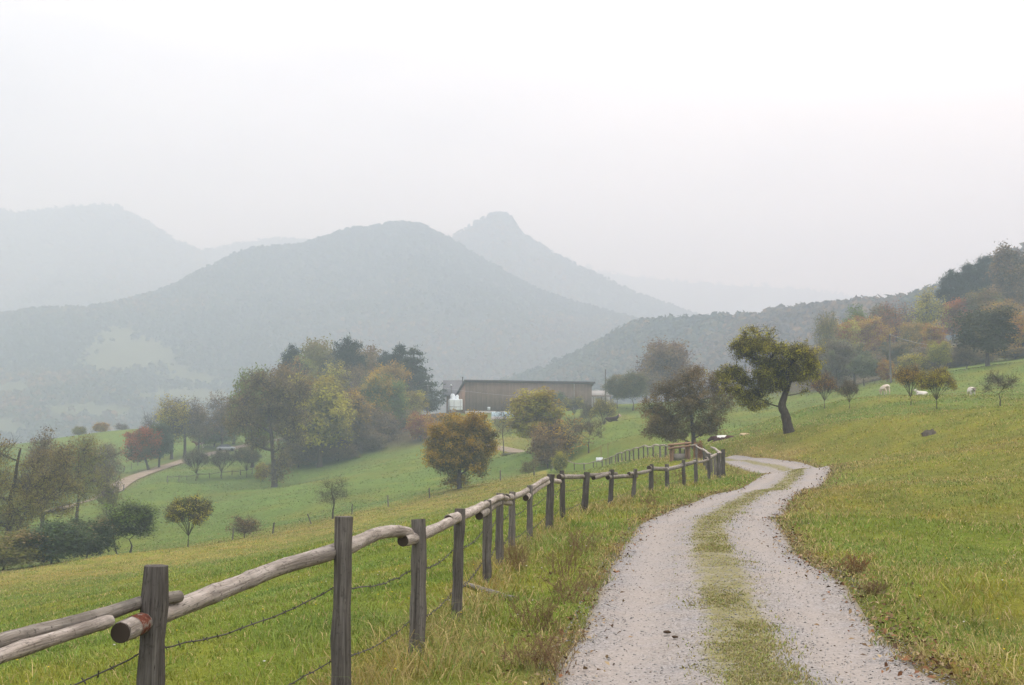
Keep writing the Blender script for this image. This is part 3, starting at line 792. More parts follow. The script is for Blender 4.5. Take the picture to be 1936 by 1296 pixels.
_tc = dict(olive=(.118, .124, .028), green=(.082, .122, .030), lgreen=(.175, .205, .038), dgreen=(.042, .062, .026), brown=(.112, .092, .044), greyb=(.098, .085, .056), orange=(.34, .165, .026),
          red=(.20, .052, .018), yellow=(.23, .18, .03), pine=(.020, .038, .027), rust=(.22, .095, .032), grass=(.105, .13, .034), sage=(.092, .105, .052))
TC = {k: tuple(min(.4, x * (1.0 if k == 'pine' else 1.3 if k in ('dgreen', 'greyb', 'brown', 'sage', 'olive', 'green') else 1.15)) for x in v) for k, v in _tc.items()}
def put_tree(kind, cat, pm, px, d, top, wpx, colr, tint, mat, label, group=None, rot=None, lean=0.0, leany=0.0, base_dz=0.0):
    rng = np.random.default_rng(int(px * 13 + d * 7))
    b = place(px, d); b[2] += base_dz
    ztop = at(px, top, d)[2]
    h = max(.4, ztop - b[2]); w = wpx * d / FPX
    o = empty(kind, tuple(b - np.array([0, 0, .05])), rng.random() * 6.28 if rot is None else rot, label, cat, group)
    o.scale = (w / pm['w'], w / pm['w'], h / pm['h'])
    if lean: o.rotation_euler = (leany, lean, o.rotation_euler[2])
    t = bpy.data.objects.new('trunk', pm['trunk']); C.objects.link(t); t.parent = o
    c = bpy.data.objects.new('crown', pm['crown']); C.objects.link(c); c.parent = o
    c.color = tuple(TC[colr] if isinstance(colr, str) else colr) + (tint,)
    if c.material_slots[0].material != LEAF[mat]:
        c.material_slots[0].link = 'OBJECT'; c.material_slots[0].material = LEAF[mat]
    return o

HERO_Z = {}
def hero(px, py, d, trunk_px, blobs_px, key, seed, r0, clumps, lpc, leaf, sig, depth=.8, **kw):
    """A tree with limbs and leaf masses set out after the photograph, in metres round its foot."""
    k = d / FPX; rng = np.random.default_rng(seed)
    tp = [((a - px) * k, rng.normal(0, .03) * i * k * 10, (py - b) * k) for i, (a, b) in enumerate(trunk_px)]
    bl = []
    for i, (a, b, ra, rb, *w) in enumerate(blobs_px):
        rm = (ra + rb) / 2 * k
        bl.append((((a - px) * k, (rng.random() - .5) * 2 * depth * rm * 1.5, (py - b) * k), (ra * k, rm * 1.15, rb * k), w[0] if w else 1.0))
    HERO_Z[key] = at(px, py, d)[2]; tp = [(tp[0][0], tp[0][1], tp[0][2] - 1.2)] + tp
    PROTO[key] = tree_mesh(key, seed, tp, r0, bl, clumps, lpc, leaf, sig, **kw)
    return PROTO[key]
def put_hero(kind, cat, key, px, d, colr, tint, mat, label, dz=0.0):
    pm = PROTO[key]; b = place(px, d)
    o = empty(kind, (b[0], b[1], HERO_Z[key] + dz), 0, label, cat)
    t = bpy.data.objects.new('trunk', pm['trunk']); C.objects.link(t); t.parent = o
    c = bpy.data.objects.new('crown', pm['crown']); C.objects.link(c); c.parent = o
    c.color = tuple(TC[colr] if isinstance(colr, str) else colr) + (tint,)
    c.material_slots[0].link = 'OBJECT'; c.material_slots[0].material = LEAF[mat]
    return o

# the old fruit tree on the bank
hero(1490, 815, 72, [(1493, 822), (1490, 805), (1486, 785), (1480, 768), (1486, 748), (1494, 722), (1490, 700)],
     [(1450, 688, 30, 16, 1.2), (1500, 690, 34, 18, 1.2), (1420, 668, 26, 12, 1.0), (1470, 728, 30, 14, .9), (1432, 652, 34, 17, 1.5), (1398, 658, 20, 14, 1.2), (1462, 662, 28, 15, 1.3), (1432, 622, 24, 9, .45), (1410, 632, 10, 16, .4), (1455, 635, 16, 11, .5), (1505, 668, 34, 17, 1.4), (1532, 690, 18, 20, 1.2), (1545, 705, 8, 14, .8),
      (1478, 704, 38, 22, 1.3), (1515, 712, 22, 16, 1.1), (1442, 712, 26, 18, 1.0), (1386, 704, 30, 12, 1.2), (1372, 718, 20, 12, 1.0), (1412, 722, 22, 14, 1.0), (1436, 742, 24, 14, 1.0), (1418, 762, 18, 13, .9), (1450, 762, 12, 8, .7), (1392, 740, 18, 10, .6), (1405, 750, 22, 13, .9), (1430, 768, 18, 8, .8), (1376, 736, 16, 9, .7), (1522, 740, 10, 8, .3)],
     'pear', 201, .40, 1700, 32, .048, .115, twig=.012, sub=2, sublen=.4, limb=.27, flat=1.0, ragged=.9, attach=(.5, 1.0), wander=.16)
put_hero('fruit_tree', 'tree', 'pear', 1490, 72, (.108, .112, .022), .36, 'y', 'old fruit tree with leaning trunk and ragged olive crown above the road bend')
# dark bushy tree behind the fence
hero(1312, 842, 96, [(1312, 850), (1311, 825), (1309, 800), (1305, 770), (1302, 740)],
     [(1302, 718, 36, 22), (1262, 740, 32, 24), (1238, 772, 24, 24), (1236, 803, 20, 20), (1275, 790, 40, 34), (1318, 760, 40, 34), (1352, 728, 32, 24), (1366, 765, 24, 22), (1340, 795, 30, 20), (1272, 815, 32, 16), (1320, 810, 28, 12), (1378, 740, 14, 16), (1300, 760, 30, 30), (1240, 818, 24, 12), (1276, 826, 28, 9), (1340, 815, 24, 10), (1320, 700, 22, 12, .8)],
     'bushy', 202, .24, 950, 40, .062, .2, twig=.014, sub=2, sublen=.5, limb=.36, attach=(.12, 1.0), wander=.1)
put_hero('bushy_tree', 'tree', 'bushy', 1312, 96, (.115, .098, .034), .42, 'b', 'dense dark olive brown bushy tree standing behind the log rack')
# round maple in the meadow
_mb = [(868, 905, 22, 12, 1.1), (850, 912, 10, 6, .6)]
for i in range(22):
    a = 2.4 * i; f = -0.85 + 1.75 * (i + .5) / 22; rr = math.sqrt(max(.1, 1 - f * f))
    _mb.append((870 + 52 * rr * cos(a), 838 - 56 * f + 4 * sin(i * 3.1), 24, 15, 1.0))
hero(869, 922, 115, [(869, 926), (869, 905), (869, 885), (871, 850), (870, 810)], _mb + [(870, 838, 42, 44, 1.4)], 'maple', 203, .30, 760, 62, .095, .26, twig=.02, limb=.38, attach=(.12, 1.0), depth=1.1, ragged=.15)
put_hero('maple_tree', 'tree', 'maple', 869, 115, (.118, .122, .032), .41, 'o', 'dense round maple turning golden brown alone in the meadow beyond the rail fence', dz=-.1)
# big willow-like tree at the left edge
hero(28, 1012, 112, [(20, 1020), (24, 985), (22, 950), (30, 915), (34, 880), (40, 850)],
     [(12, 858, 34, 24, .8), (-40, 880, 40, 36), (62, 880, 36, 28), (40, 925, 46, 32), (100, 905, 36, 26), (95, 945, 40, 22), (-30, 940, 44, 34), (128, 880, 24, 26, .8), (138, 925, 24, 22, .9), (60, 965, 46, 24), (-10, 985, 46, 22), (120, 850, 24, 18, .5), (150, 905, 14, 22, .4), (0, 930, 40, 30), (70, 930, 40, 30), (30, 990, 40, 20), (118, 965, 26, 16)],
     'willow', 204, .32, 640, 40, .085, .42, twig=.026, sub=3, sublen=1.0, limb=.3, attach=(.05, .95), wander=.15)
put_hero('willow_tree', 'tree', 'willow', 28, 112, (.19, .165, .04), .25, 'b', 'large thin olive tree with dark spreading limbs at the left edge of the picture')
# tall many-limbed tree at the front of the copse
hero(520, 922, 190, [(520, 928), (519, 895), (516, 860), (512, 820), (505, 780)],
     [(500, 725, 34, 22), (460, 760, 26, 30), (470, 800, 30, 28), (530, 745, 34, 28), (560, 735, 26, 26), (500, 780, 36, 30), (545, 790, 30, 30), (440, 800, 16, 22, .7), (560, 830, 20, 22, .7), (480, 840, 22, 20, .7), (522, 895, 16, 20, 1.0), (536, 880, 12, 22, .8), (535, 850, 14, 16, .6)],
     'giant', 205, .62, 480, 24, .19, .62, twig=.05, sub=3, sublen=1.5, limb=.6, attach=(.3, 1.0), wander=.15)
put_hero('ivy_clad_tree', 'tree', 'giant', 520, 190, (.135, .118, .050), .30, 'b', 'tallest many limbed brown tree with ivy dark foot at the front of the copse')

TREES = [
 # left edge thicket, behind the crest of the near meadow
 ('shrub', 'shrub', 'shrub0', 105, 88, 985, 120, 'dgreen', .05, 'g', 'dark green round shrub at the meadow edge left of the small fruit trees', None),
 ('shrub', 'shrub', 'shrub1', 170, 92, 978, 85, 'dgreen', .15, 'b', 'dark brownish green shrub between the dark green shrub and the leaning thin sapling', None),
 ('shrub', 'shrub', 'shrub2', 15, 86, 1005, 120, 'olive', .25, 'b', 'low dull olive shrub in the bottom of the thicket at the left edge', None),
 ('tree', 'tree', 'sparse1', 150, 135, 822, 95, 'olive', .25, 'b', 'thin olive brown tree showing over the dark shrubs at the left', None),
 ('tree', 'tree', 'sparse2', 85, 140, 812, 90, 'greyb', .2, 'b', 'half bare grey brown tree behind the large olive tree at the left edge', None),
 ('tree', 'tree', 'sparse0', -55, 125, 800, 130, 'olive', .3, 'b', 'olive tree cut off by the left edge of the picture', None),
 ('sapling', 'tree', 'bare0', 228, 95, 958, 50, 'dgreen', .1, 'b', 'thin leaning sapling between the dark shrubs and the small dark tree', None),
 ('fruit_tree', 'tree', 'fan0', 252, 95, 945, 88, 'dgreen', .35, 'g', 'small dark olive tree with forked stem and drooping right side at the meadow edge', None),
 ('fruit_tree', 'tree', 'vase1', 360, 93, 936, 84, (.070, .082, .020), .35, 'y', 'small round olive green tree standing alone on the near meadow edge', None),
 ('thorn_bush', 'shrub', 'thorn', 466, 97, 972, 56, 'brown', .45, 'b', 'low reddish brown thorn bush beside the wire fence', None),
 ('bare_tree', 'tree', 'bare1', 631, 103, 903, 62, 'greyb', .2, 'b', 'small leafless tree with fine twigs beside the wire fence', None),
 ('shrub', 'shrub', 'thorn', 205, 150, 880, 50, 'olive', .3, 'b', 'thin low shrub at the foot of the leaning tree beside the track', None),
 # trees along the farm track
 ('leaning_tree', 'tree', 'sparse1', 212, 190, 838, 70, 'greyb', .3, 'b', 'thin grey tree leaning left over the farm track', None),
 ('red_tree', 'tree', 'round0', 283, 226, 808, 62, (.095, .105, .034), .40, 'r', 'leaning tree with red and orange leaves beside the farm track', None),
 ('tree', 'tree', 'tall0', 302, 229, 800, 40, 'dgreen', .05, 'g', 'dark green tree right beside the red leaved tree', None),
 ('tree', 'tree', 'sparse2', 325, 248, 748, 62, 'olive', .55, 'y', 'tall thin yellow green tree beside the farm track', None),
 ('tree', 'tree', 'sparse0', 350, 250, 752, 66, 'greyb', .25, 'b', 'tall grey brown tree right of the thin yellow green tree', None),
 ('tree', 'tree', 'sparse1', 376, 256, 772, 48, 'greyb', .3, 'b', 'slim half bare tree at the right end of the track side trees', None),
 ('bare_tree', 'tree', 'bare0', 286, 252, 778, 48, 'greyb', .1, 'b', 'leafless tree sticking up behind the red leaved tree', None),
 ('fruit_tree', 'tree', 'vase0', 372, 203, 848, 46, 'sage', .2, 'b', 'first small orchard tree from the left, by the low wooden fence below the track', None),
 ('fruit_tree', 'tree', 'vase0', 420, 205, 850, 44, 'sage', .2, 'b', 'middle one of three small orchard trees by the low wooden fence', None),
 ('fruit_tree', 'tree', 'vase1', 468, 206, 845, 48, 'sage', .25, 'b', 'small orchard tree nearest the ivy dark tall tree', None),
 ('shrub', 'shrub', 'shrub1', 190, 308, 798, 26, 'olive', .5, 'o', 'small orange tinted shrub on the skyline of the far hill meadow', None),
 ('shrub', 'shrub', 'thorn', 230, 310, 800, 24, 'greyb', .3, 'b', 'bare twiggy shrub on the skyline of the far hill meadow', None),
 ('shrub', 'shrub', 'shrub0', 150, 305, 806, 24, 'olive', .2, 'b', 'dull green shrub at the left end of the far hill meadow skyline', None),
 ('tree', 'tree', 'sparse2', 420, 262, 742, 66, 'greyb', .35, 'b', 'reddish grey half bare tree left of the copse', None),
 ('tree', 'tree', 'tall1', 442, 272, 762, 50, 'olive', .3, 'b', 'olive tree between the reddish grey tree and the copse', None),
 ('shrub', 'shrub', 'shrub2', 405, 268, 800, 60, 'green', .2, 'b', 'green thicket at the foot of the reddish grey tree', None),
 # the copse
 ('tree', 'tree', 'round1', 478, 218, 700, 78, 'lgreen', .5, 'g', 'light green crown at the upper left side of the copse', None),
 ('tree', 'tree', 'tall2', 545, 216, 690, 80, 'brown', .25, 'b', 'purplish brown crown just behind the tallest tree of the copse', None),
 ('tree', 'tree', 'round2', 605, 212, 712, 112, (.15, .165, .034), .45, 'y', 'broad yellow green tree in the middle of the copse front', None),
 ('tree', 'tree', 'round0', 655, 222, 738, 78, 'brown', .30, 'o', 'orange brown tree right of the broad yellow green tree', None),
 ('tree', 'tree', 'round1', 598, 285, 645, 92, 'olive', .25, 'b', 'large olive brown crown on the top of the copse', None),
 ('tree', 'tree', 'tall0', 560, 275, 672, 64, 'lgreen', .2, 'g', 'pale green crown below the left pine of the copse', None),
 ('pine_tree', 'tree', 'pine0', 550, 272, 655, 62, 'pine', 0, 'g', 'leftmost dark pine on the copse top', None),
 ('pine_tree', 'tree', 'pine1', 655, 274, 641, 74, 'pine', 0, 'g', 'dark pine at the highest point of the copse', None),
 ('tree', 'tree', 'round2', 692, 292, 655, 66, 'olive', .5, 'b', 'tan crown right of the highest pine of the copse', None),
 ('tree', 'tree', 'tall1', 640, 262, 688, 70, 'olive', .35, 'y', 'olive yellow crown below the highest pine', None),
 ('tree', 'tree', 'sparse0', 672, 258, 690, 60, 'brown', .25, 'b', 'bare looking purple brown crown in the middle of the copse', None),
 ('tree', 'tree', 'tall2', 706, 240, 706, 62, 'green', .33, 'o', 'green crown with orange top in the right half of the copse', None),
 ('tree', 'tree', 'round0', 738, 268, 688, 70, 'olive', .42, 'o', 'orange tinted crown below the right pines of the copse', None),
 ('pine_tree', 'tree', 'pine2', 755, 276, 654, 60, 'pine', 0, 'g', 'dark pine on the right shoulder of the copse', None),
 ('pine_tree', 'tree', 'pine0', 728, 280, 667, 50, 'pine', 0, 'g', 'small dark pine between the tan crown and the right shoulder pine', None),
 ('cedar_tree', 'tree', 'cedar', 780, 272, 662, 100, (.035, .052, .03), .05, 'b', 'spreading conifer with layered boughs at the right end of the copse', None),
 ('tree', 'tree', 'round1', 735, 245, 722, 66, 'green', .3, 'g', 'grey green tree at the lower right of the copse', None),
 ('tree', 'tree', 'round2', 768, 262, 740, 56, 'olive', .5, 'y', 'yellow green tree at the foot of the layered conifer', None),
 ('tree', 'tree', 'sparse1', 752, 268, 705, 66, 'brown', .25, 'b', 'dull brown crown in front of the layered conifer', None),
 ('tree', 'tree', 'sparse2', 690, 232, 758, 62, 'brown', .35, 'b', 'low brown tree under the grey green tree of the copse', None),
 ('shrub', 'shrub', 'shrub0', 720, 232, 778, 70, 'greyb', .3, 'b', 'dark undergrowth bush at the lower right edge of the copse', None),
 ('shrub', 'shrub', 'shrub1', 668, 224, 800, 80, 'greyb', .25, 'b', 'dusky undergrowth bush below the orange brown copse tree', None),
 ('shrub', 'shrub', 'shrub2', 610, 222, 812, 84, 'greyb', .25, 'b', 'dusky undergrowth bush below the broad yellow green tree', None),
 ('shrub', 'shrub', 'shrub0', 565, 214, 828, 70, 'brown', .2, 'b', 'brown undergrowth bush right of the ivy dark foot', None),
 ('shrub', 'shrub', 'shrub1', 498, 200, 874, 24, 'yellow', .5, 'y', 'small golden shrub left of the ivy dark foot of the tallest tree', None),
 ('shrub', 'shrub', 'shrub2', 762, 250, 775, 62, 'sage', .2, 'b', 'grey green bush at the right foot of the copse', None),
 ('shrub', 'shrub', 'shrub1', 795, 225, 780, 48, 'rust', .35, 'o', 'salmon orange shrub just left of the round maple', None),
 ('shrub', 'shrub', 'shrub1', 640, 216, 838, 60, 'brown', .2, 'b', 'low brown thicket under the middle of the copse at the meadow edge', None),
 ('shrub', 'shrub', 'shrub2', 698, 222, 812, 54, 'greyb', .2, 'b', 'low dusky thicket at the meadow edge under the dull brown copse trees', None),
 # centre, in front of the long barn
 ('bare_tree', 'tree', 'bare1', 952, 186, 766, 44, 'greyb', .1, 'b', 'tall slim leafless tree beside the lane right of the round maple', None),
 ('tree', 'tree', 'tall0', 1012, 158, 738, 84, (.19, .17, .036), .55, 'y', 'yellow green pear shaped tree in front of the long barn', None),
 ('shrub', 'shrub', 'thorn', 1060, 148, 788, 96, 'brown', .5, 'o', 'wide orange brown thicket right of the yellow green pear shaped tree', None),
 ('shrub', 'shrub', 'shrub2', 1035, 146, 812, 62, 'brown', .45, 'b', 'brown bush at the foot of the yellow green pear shaped tree', None),
 ('bare_tree', 'tree', 'fanbare', 1113, 143, 786, 66, 'brown', .4, 'b', 'twiggy bare bush at the right end of the orange brown thicket', None),
 ('shrub', 'shrub', 'shrub0', 1058, 134, 852, 28, 'grass', .4, 'y', 'small yellow green bush at the front of the thicket', None),
 ('shrub', 'shrub', 'thorn', 1000, 128, 868, 30, 'olive', .3, 'b', 'small olive bush beside the wire fence right of the round maple', None),
 ('shrub', 'shrub', 'shrub1', 910, 176, 850, 30, 'grass', .1, 'b', 'clipped green bush beside the lane right of the maple crown', None),
 ('shrub', 'shrub', 'shrub2', 965, 172, 855, 34, 'sage', .2, 'b', 'grey green bush beside the lane below the slim leafless tree', None),
 ('fruit_tree', 'tree', 'vase1', 1086, 230, 750, 44, 'sage', .35, 'y', 'small olive fruit tree in front of the right half of the long barn', None),
 ('fruit_tree', 'tree', 'vase2', 1111, 202, 762, 26, 'sage', .3, 'b', 'thin small fruit tree between two broader ones right of the barn front', None),
 ('fruit_tree', 'tree', 'vase1', 1142, 186, 754, 46, 'olive', .45, 'y', 'small yellowing fruit tree left of the lying cow with the pale face', None),
 ('shrub', 'shrub', 'shrub0', 1052, 262, 742, 40, 'dgreen', .05, 'g', 'dark evergreen bush against the wall of the long barn', None),
 ('fruit_tree', 'tree', 'fan2', 1168, 238, 710, 50, 'sage', .2, 'b', 'grey apple tree with crooked trunk right of the tall dark pole', None),
 ('fruit_tree', 'tree', 'fan0', 1197, 234, 702, 58, 'sage', .2, 'b', 'grey apple tree with thick bent trunk beside the big brown beech', None),
 ('beech_tree', 'tree', 'dome', 1262, 272, 643, 96, (.115, .085, .055), .5, 'b', 'big dome shaped russet beech behind the dark bushy tree', None),
 ('tree', 'tree', 'sparse0', 1222, 262, 705, 56, 'greyb', .3, 'b', 'grey brown tree at the left foot of the big russet beech', None),
 ('shrub', 'shrub', 'shrub1', 1320, 82, 832, 18, 'rust', .35, 'b', 'low reddish brown bush right of the dark bushy tree trunk', None),
 # young trees on the meadow beyond the bank
 ('young_tree', 'tree', 'vase2', 1560, 99, 702, 48, 'rust', .5, 'o', 'young thin tree with orange tip nearest the old fruit tree', None),
 ('young_tree', 'tree', 'vase2', 1607, 95, 716, 40, 'brown', .3, 'b', 'small nearly bare young tree left of the rear view white cow', None),
 ('young_tree', 'tree', 'vase0', 1724, 86, 690, 54, 'olive', .55, 'o', 'young olive tree with orange top left of the yellow young tree', None),
 ('young_tree', 'tree', 'vase1', 1773, 80, 694, 64, (.13, .105, .022), .55, 'y', 'young tree with the yellowest crown on the meadow beyond the bank', None),
 ('young_tree', 'tree', 'fanbare', 1893, 80, 698, 66, 'greyb', .1, 'b', 'bare young tree with slanting twigs nearest the right edge', None),
 # edge of the wood on the right
 ('tree', 'tree', 'round1', 1585, 192, 642, 66, 'greyb', .1, 'g', 'dark grey green round tree at the left end of the wood', None),
 ('tree', 'tree', 'round2', 1548, 200, 655, 44, 'greyb', .3, 'b', 'grey tree partly behind the crown of the old fruit tree', None),
 ('tree', 'tree', 'fan2', 1636, 186, 672, 52, 'sage', .1, 'g', 'small grey green tree leaning at the wood edge behind the left white cow', None),
 ('tree', 'tree', 'round0', 1618, 196, 648, 60, 'sage', .15, 'b', 'dull green tree behind the small grey green leaning tree', None),
 ('shrub', 'shrub', 'shrub0', 1680, 184, 680, 30, 'rust', .5, 'o', 'orange shrub at the wood edge below the utility pole', None),
 ('shrub', 'shrub', 'shrub1', 1733, 180, 668, 56, 'grass', .5, 'y', 'olive yellow rounded bush at the wood edge', None),
 ('tree', 'tree', 'fan1', 1782, 178, 645, 42, 'lgreen', .4, 'y', 'small light green tree right of the olive yellow bush', None),
 ('tree', 'tree', 'fan0', 1832, 176, 650, 40, 'greyb', .2, 'b', 'small grey tree left of the big dark tree at the wood edge', None),
 ('tree', 'tree', 'round1', 1872, 165, 582, 104, (.050, .058, .030), .1, 'b', 'big dark spreading tree standing before the wood near the right edge', None),
 ('tree', 'tree', 'sparse1', 1568, 232, 588, 52, 'olive', .3, 'b', 'olive half bare tree at the upper left corner of the wood', None),
 ('tree', 'tree', 'round2', 1596, 238, 606, 60, 'orange', .45, 'y', 'golden orange tree in the left part of the wood', None),
 ('tree', 'tree', 'tall1', 1625, 248, 582, 50, 'green', .3, 'g', 'green upright tree behind the golden orange tree', None),
 ('tree', 'tree', 'round0', 1652, 240, 600, 68, 'rust', .55, 'o', 'copper orange tree in the middle of the wood edge', None),
 ('tree', 'tree', 'sparse0', 1700, 246, 572, 62, 'rust', .35, 'b', 'reddish brown half bare tree in the wood', None),
 ('tree', 'tree', 'tall0', 1672, 262, 580, 48, 'sage', .3, 'b', 'pale green crown behind the copper orange tree', None),
 ('tree', 'tree', 'sparse2', 1760, 238, 545, 66, 'lgreen', .45, 'y', 'tall see through yellow green tree left of the pines', None),
 ('tree', 'tree', 'round1', 1735, 232, 610, 56, 'olive', .4, 'o', 'olive tree under the reddish brown half bare tree', None),
 ('tree', 'tree', 'tall2', 1772, 215, 612, 44, 'rust', .45, 'o', 'orange brown slim tree below the see through yellow green tree', None),
 ('tree', 'tree', 'round0', 1700, 205, 648, 60, 'sage', .3, 'b', 'dull low tree behind the utility pole', None),
 ('pine_tree', 'tree', 'pine0', 1808, 262, 512, 62, 'pine', 0, 'g', 'leftmost tall pine of the wood with bare trunk', None),
 ('pine_tree', 'tree', 'pine1', 1842, 268, 500, 58, 'pine', 0, 'g', 'second tall pine of the wood from the left', None),
 ('pine_tree', 'tree', 'pine2', 1872, 275, 486, 62, 'pine', 0, 'g', 'highest pine of the wood', None),
 ('pine_tree', 'tree', 'pine1', 1896, 290, 482, 40, 'pine', 0, 'g', 'slim pine between the highest pine and the tall tan tree', None),
 ('tree', 'tree', 'tall0', 1917, 258, 467, 58, (.09, .085, .045), .4, 'b', 'tall tan green tree topping the wood at the right edge', None),
 ('tree', 'tree', 'tall1', 1955, 262, 480, 64, 'brown', .4, 'b', 'brown tall tree cut by the right edge at the top of the wood', None),
 ('tree', 'tree', 'round2', 1828, 240, 568, 70, 'rust', .2, 'r', 'deep red brown crown under the tall pines', None),
 ('tree', 'tree', 'tall2', 1868, 236, 548, 62, 'olive', .3, 'b', 'olive upright tree behind the big dark spreading tree', None),
 ('tree', 'tree', 'round0', 1905, 226, 570, 66, 'brown', .4, 'o', 'brown crown between the big dark tree and the orange tree at the right edge', None),
 ('tree', 'tree', 'round1', 1940, 190, 590, 66, 'orange', .45, 'o', 'bright orange tree cut by the right edge of the picture', None),
 ('shrub', 'shrub', 'shrub2', 1800, 196, 668, 70, 'greyb', .3, 'b', 'dark undergrowth bush behind the small light green tree', None),
 ('shrub', 'shrub', 'shrub0', 1850, 192, 660, 70, 'brown', .3, 'b', 'brown undergrowth bush behind the small grey tree', None),
 ('shrub', 'shrub', 'shrub1', 1925, 186, 655, 70, 'brown', .35, 'o', 'brown and orange undergrowth bush at the right edge of the wood', None),
 ('shrub', 'shrub', 'shrub2', 1668, 205, 668, 70, 'greyb', .3, 'b', 'dark undergrowth bush behind the orange shrub', None),
 ('shrub', 'shrub', 'shrub1', 1565, 206, 690, 70, 'greyb', .2, 'b', 'dark undergrowth bush at the left foot of the wood', None),
 ('shrub', 'shrub', 'shrub0', 1758, 204, 655, 66, 'greyb', .3, 'b', 'dark undergrowth bush behind the olive yellow bush', None),
]
for (kind, cat, pk, px, d, top, wpx, colr, tint, mat, label, grp) in TREES:
    o = put_tree(kind, cat, PROTO[pk], px, d, top, wpx, colr, tint, mat, label, grp)
    if kind == 'leaning_tree': o.rotation_euler = (0, -.22, 0)
    if kind == 'red_tree': o.rotation_euler = (0, -.30, 0)
    if kind == 'sapling': o.rotation_euler = (0, -.25, 0)
# ------------------------------------------------------------------ wooden things
def _mat_wood(name, dark, mid, pale, scale=(9, 9, 1.3), spots=0.0, cracks=False):
    t = NT(name, 0.9, 0.12)
    a = t.attr('col').outputs['Color']
    s = t.new('ShaderNodeSeparateColor'); t.l.new(a, s.inputs[0])
    cv = t.new('ShaderNodeCombineXYZ'); ang = t.math('MULTIPLY', s.outputs[2], 2 * pi)
    t.put(cv.inputs[0], t.math('MULTIPLY', t.math('COSINE', ang), scale[0])); t.put(cv.inputs[1], t.math('MULTIPLY', t.math('SINE', ang), scale[1]))
    t.put(cv.inputs[2], t.math('ADD', t.math('MULTIPLY', s.outputs[1], scale[2]), t.math('MULTIPLY', s.outputs[0], 57.0)))
    n = t.noise(cv.outputs[0], 1.0, 5, .68, .5); n2 = t.noise(t.coord('Object'), 2.2, 3, .6)
    c = t.ramp(n, [(.28, dark), (.48, mid), (.72, pale)])
    c = t.mix(t.ramp(n2, [(.45, 0.0), (.7, .45)]), c, dark)
    if cracks:
        cr2 = t.noise(cv.outputs[0], 1.7, 2, .5)
        c = t.mix(t.ramp(cr2, [(.485, 0.0), (.5, .85), (.515, 0.0)]), c, (.018, .015, .013))
    if spots:
        sv = t.noise(t.coord('Object', (1, 1, 1)), 26.0, 3, .6)
        c = t.mix(t.ramp(sv, [(.60, 0.0), (.68, spots)]), c, tuple(x * .8 for x in dark))
        c = t.mix(t.ramp(t.noise(t.coord('Object', (1, 1, 1)), 7.0, 4, .65), [(.50, 0.0), (.66, spots * .8)]), c, tuple(x * .55 for x in mid))
        fine = t.noise(cv.outputs[0], 4.0, 4, .7)
        c = t.hsv(c, .5, 1.0, t.math('ADD', t.math('MULTIPLY', fine, .8), .6))
    c = t.hsv(c, .5, 1.0, t.math('ADD', t.math('MULTIPLY', s.outputs[0], .7), .65))
    t.bump(n, .8, .014)
    return t.color(c)
M_POST = _mat_wood('weathered_post_wood', (.040, .035, .031), (.125, .110, .097), (.22, .20, .18), (2.6, 2.6, 1.5), .35, True)
M_RAIL = _mat_wood('peeled_rail_wood', (.11, .090, .072), (.34, .295, .258), (.47, .425, .385), (1.3, 1.3, 2.2), .75, True)
M_RAILDK = _mat_wood('grey_rail_wood', (.06, .052, .042), (.20, .176, .150), (.33, .30, .27), (1.6, 1.6, 2.4), .8)
M_CUT = _mat_wood('cut_log_end', (.030, .023, .018), (.075, .057, .045), (.14, .11, .088), (3, 3, 14))
M_ORANGEWOOD = _mat_wood('fresh_log_wood', (.085, .048, .03), (.22, .135, .09), (.36, .26, .18), (1.5, 1.5, 2))
def plain(name, c, rough=.7, spec=.2, var=.25, scale=4.0):
    t = NT(name, rough, spec)
    n = t.noise(t.coord('Object'), scale, 4, .6)
    return t.color(t.hsv(tuple(c) + (1,), .5, 1.0, t.math('ADD', t.math('MULTIPLY', n, 2 * var), 1 - var)))
M_WIRE = plain('rusted_wire', (.055, .047, .04), .6, .3)
def _mat_flaking():
    t = NT('flaking_red_paint', .9, .05)
    n = t.noise(t.coord('Object'), 32.0, 4, .65)
    return t.color(t.ramp(n, [(.44, (.19, .16, .135)), (.50, (.15, .05, .032)), (.62, (.09, .034, .024))]))
M_REDPAINT = _mat_flaking()
M_STONE = plain('grey_stump_wood', (.105, .088, .072), .95, .05, .6, 9)

def post_mesh(mb, base, top, r, rng, sides=12, sunk=.35):
    n = 9
    base, top = np.asarray(base, float), np.asarray(top, float)
    d = top - base
    L = np.linspace(0, 1, n)[:, None]
    p = (base - np.array([0, 0, sunk])) * (1 - L) + top * L
    p[:, :2] += rng.normal(0, .004, (n, 2))
    g = rng.random() * .8 + .1
    mb.tube(p, r * (1 + .05 * rng.normal(0, 1, n)) * np.linspace(1.06, .96, n), sides, c=(g, g, g, 1), rough=.13, rng=rng)

def log(mb, path, r, rng, sides=11, g=None):
    p = spline(path, 7)
    n = len(p)
    p = p + np.stack([vnoise(np.arange(n), np.full(n, rng.random() * 90), 4, k) - .5 for k in range(3)], -1) * r * .22
    rr = r * (1 + .14 * (vnoise(np.arange(n), np.full(n, rng.random() * 90), 3, 7) - .5) + .10 * (rng.random(n) < .12)) * np.linspace(1.06, .94, n)
    g = (rng.random() * .5 + .35) if g is None else g
    mb.tube(p, rr, sides, c=(g, g, g, 1), rough=.10, rng=rng)

def end_disc(path, which, r, parent, mat=None):
    """The dark sawn face at a log's end, a thin disc proud of it."""
    p = np.asarray(path, float)
    a, b = (p[0], p[1]) if which == 0 else (p[-1], p[-2])
    d = (a - b) / np.linalg.norm(a - b)
    mb = MB()
    mb.tube(np.array([a - d * .004, a + d * .006]), r * .97, 14)
    return mb.build('log_end', mat or M_CUT, parent)

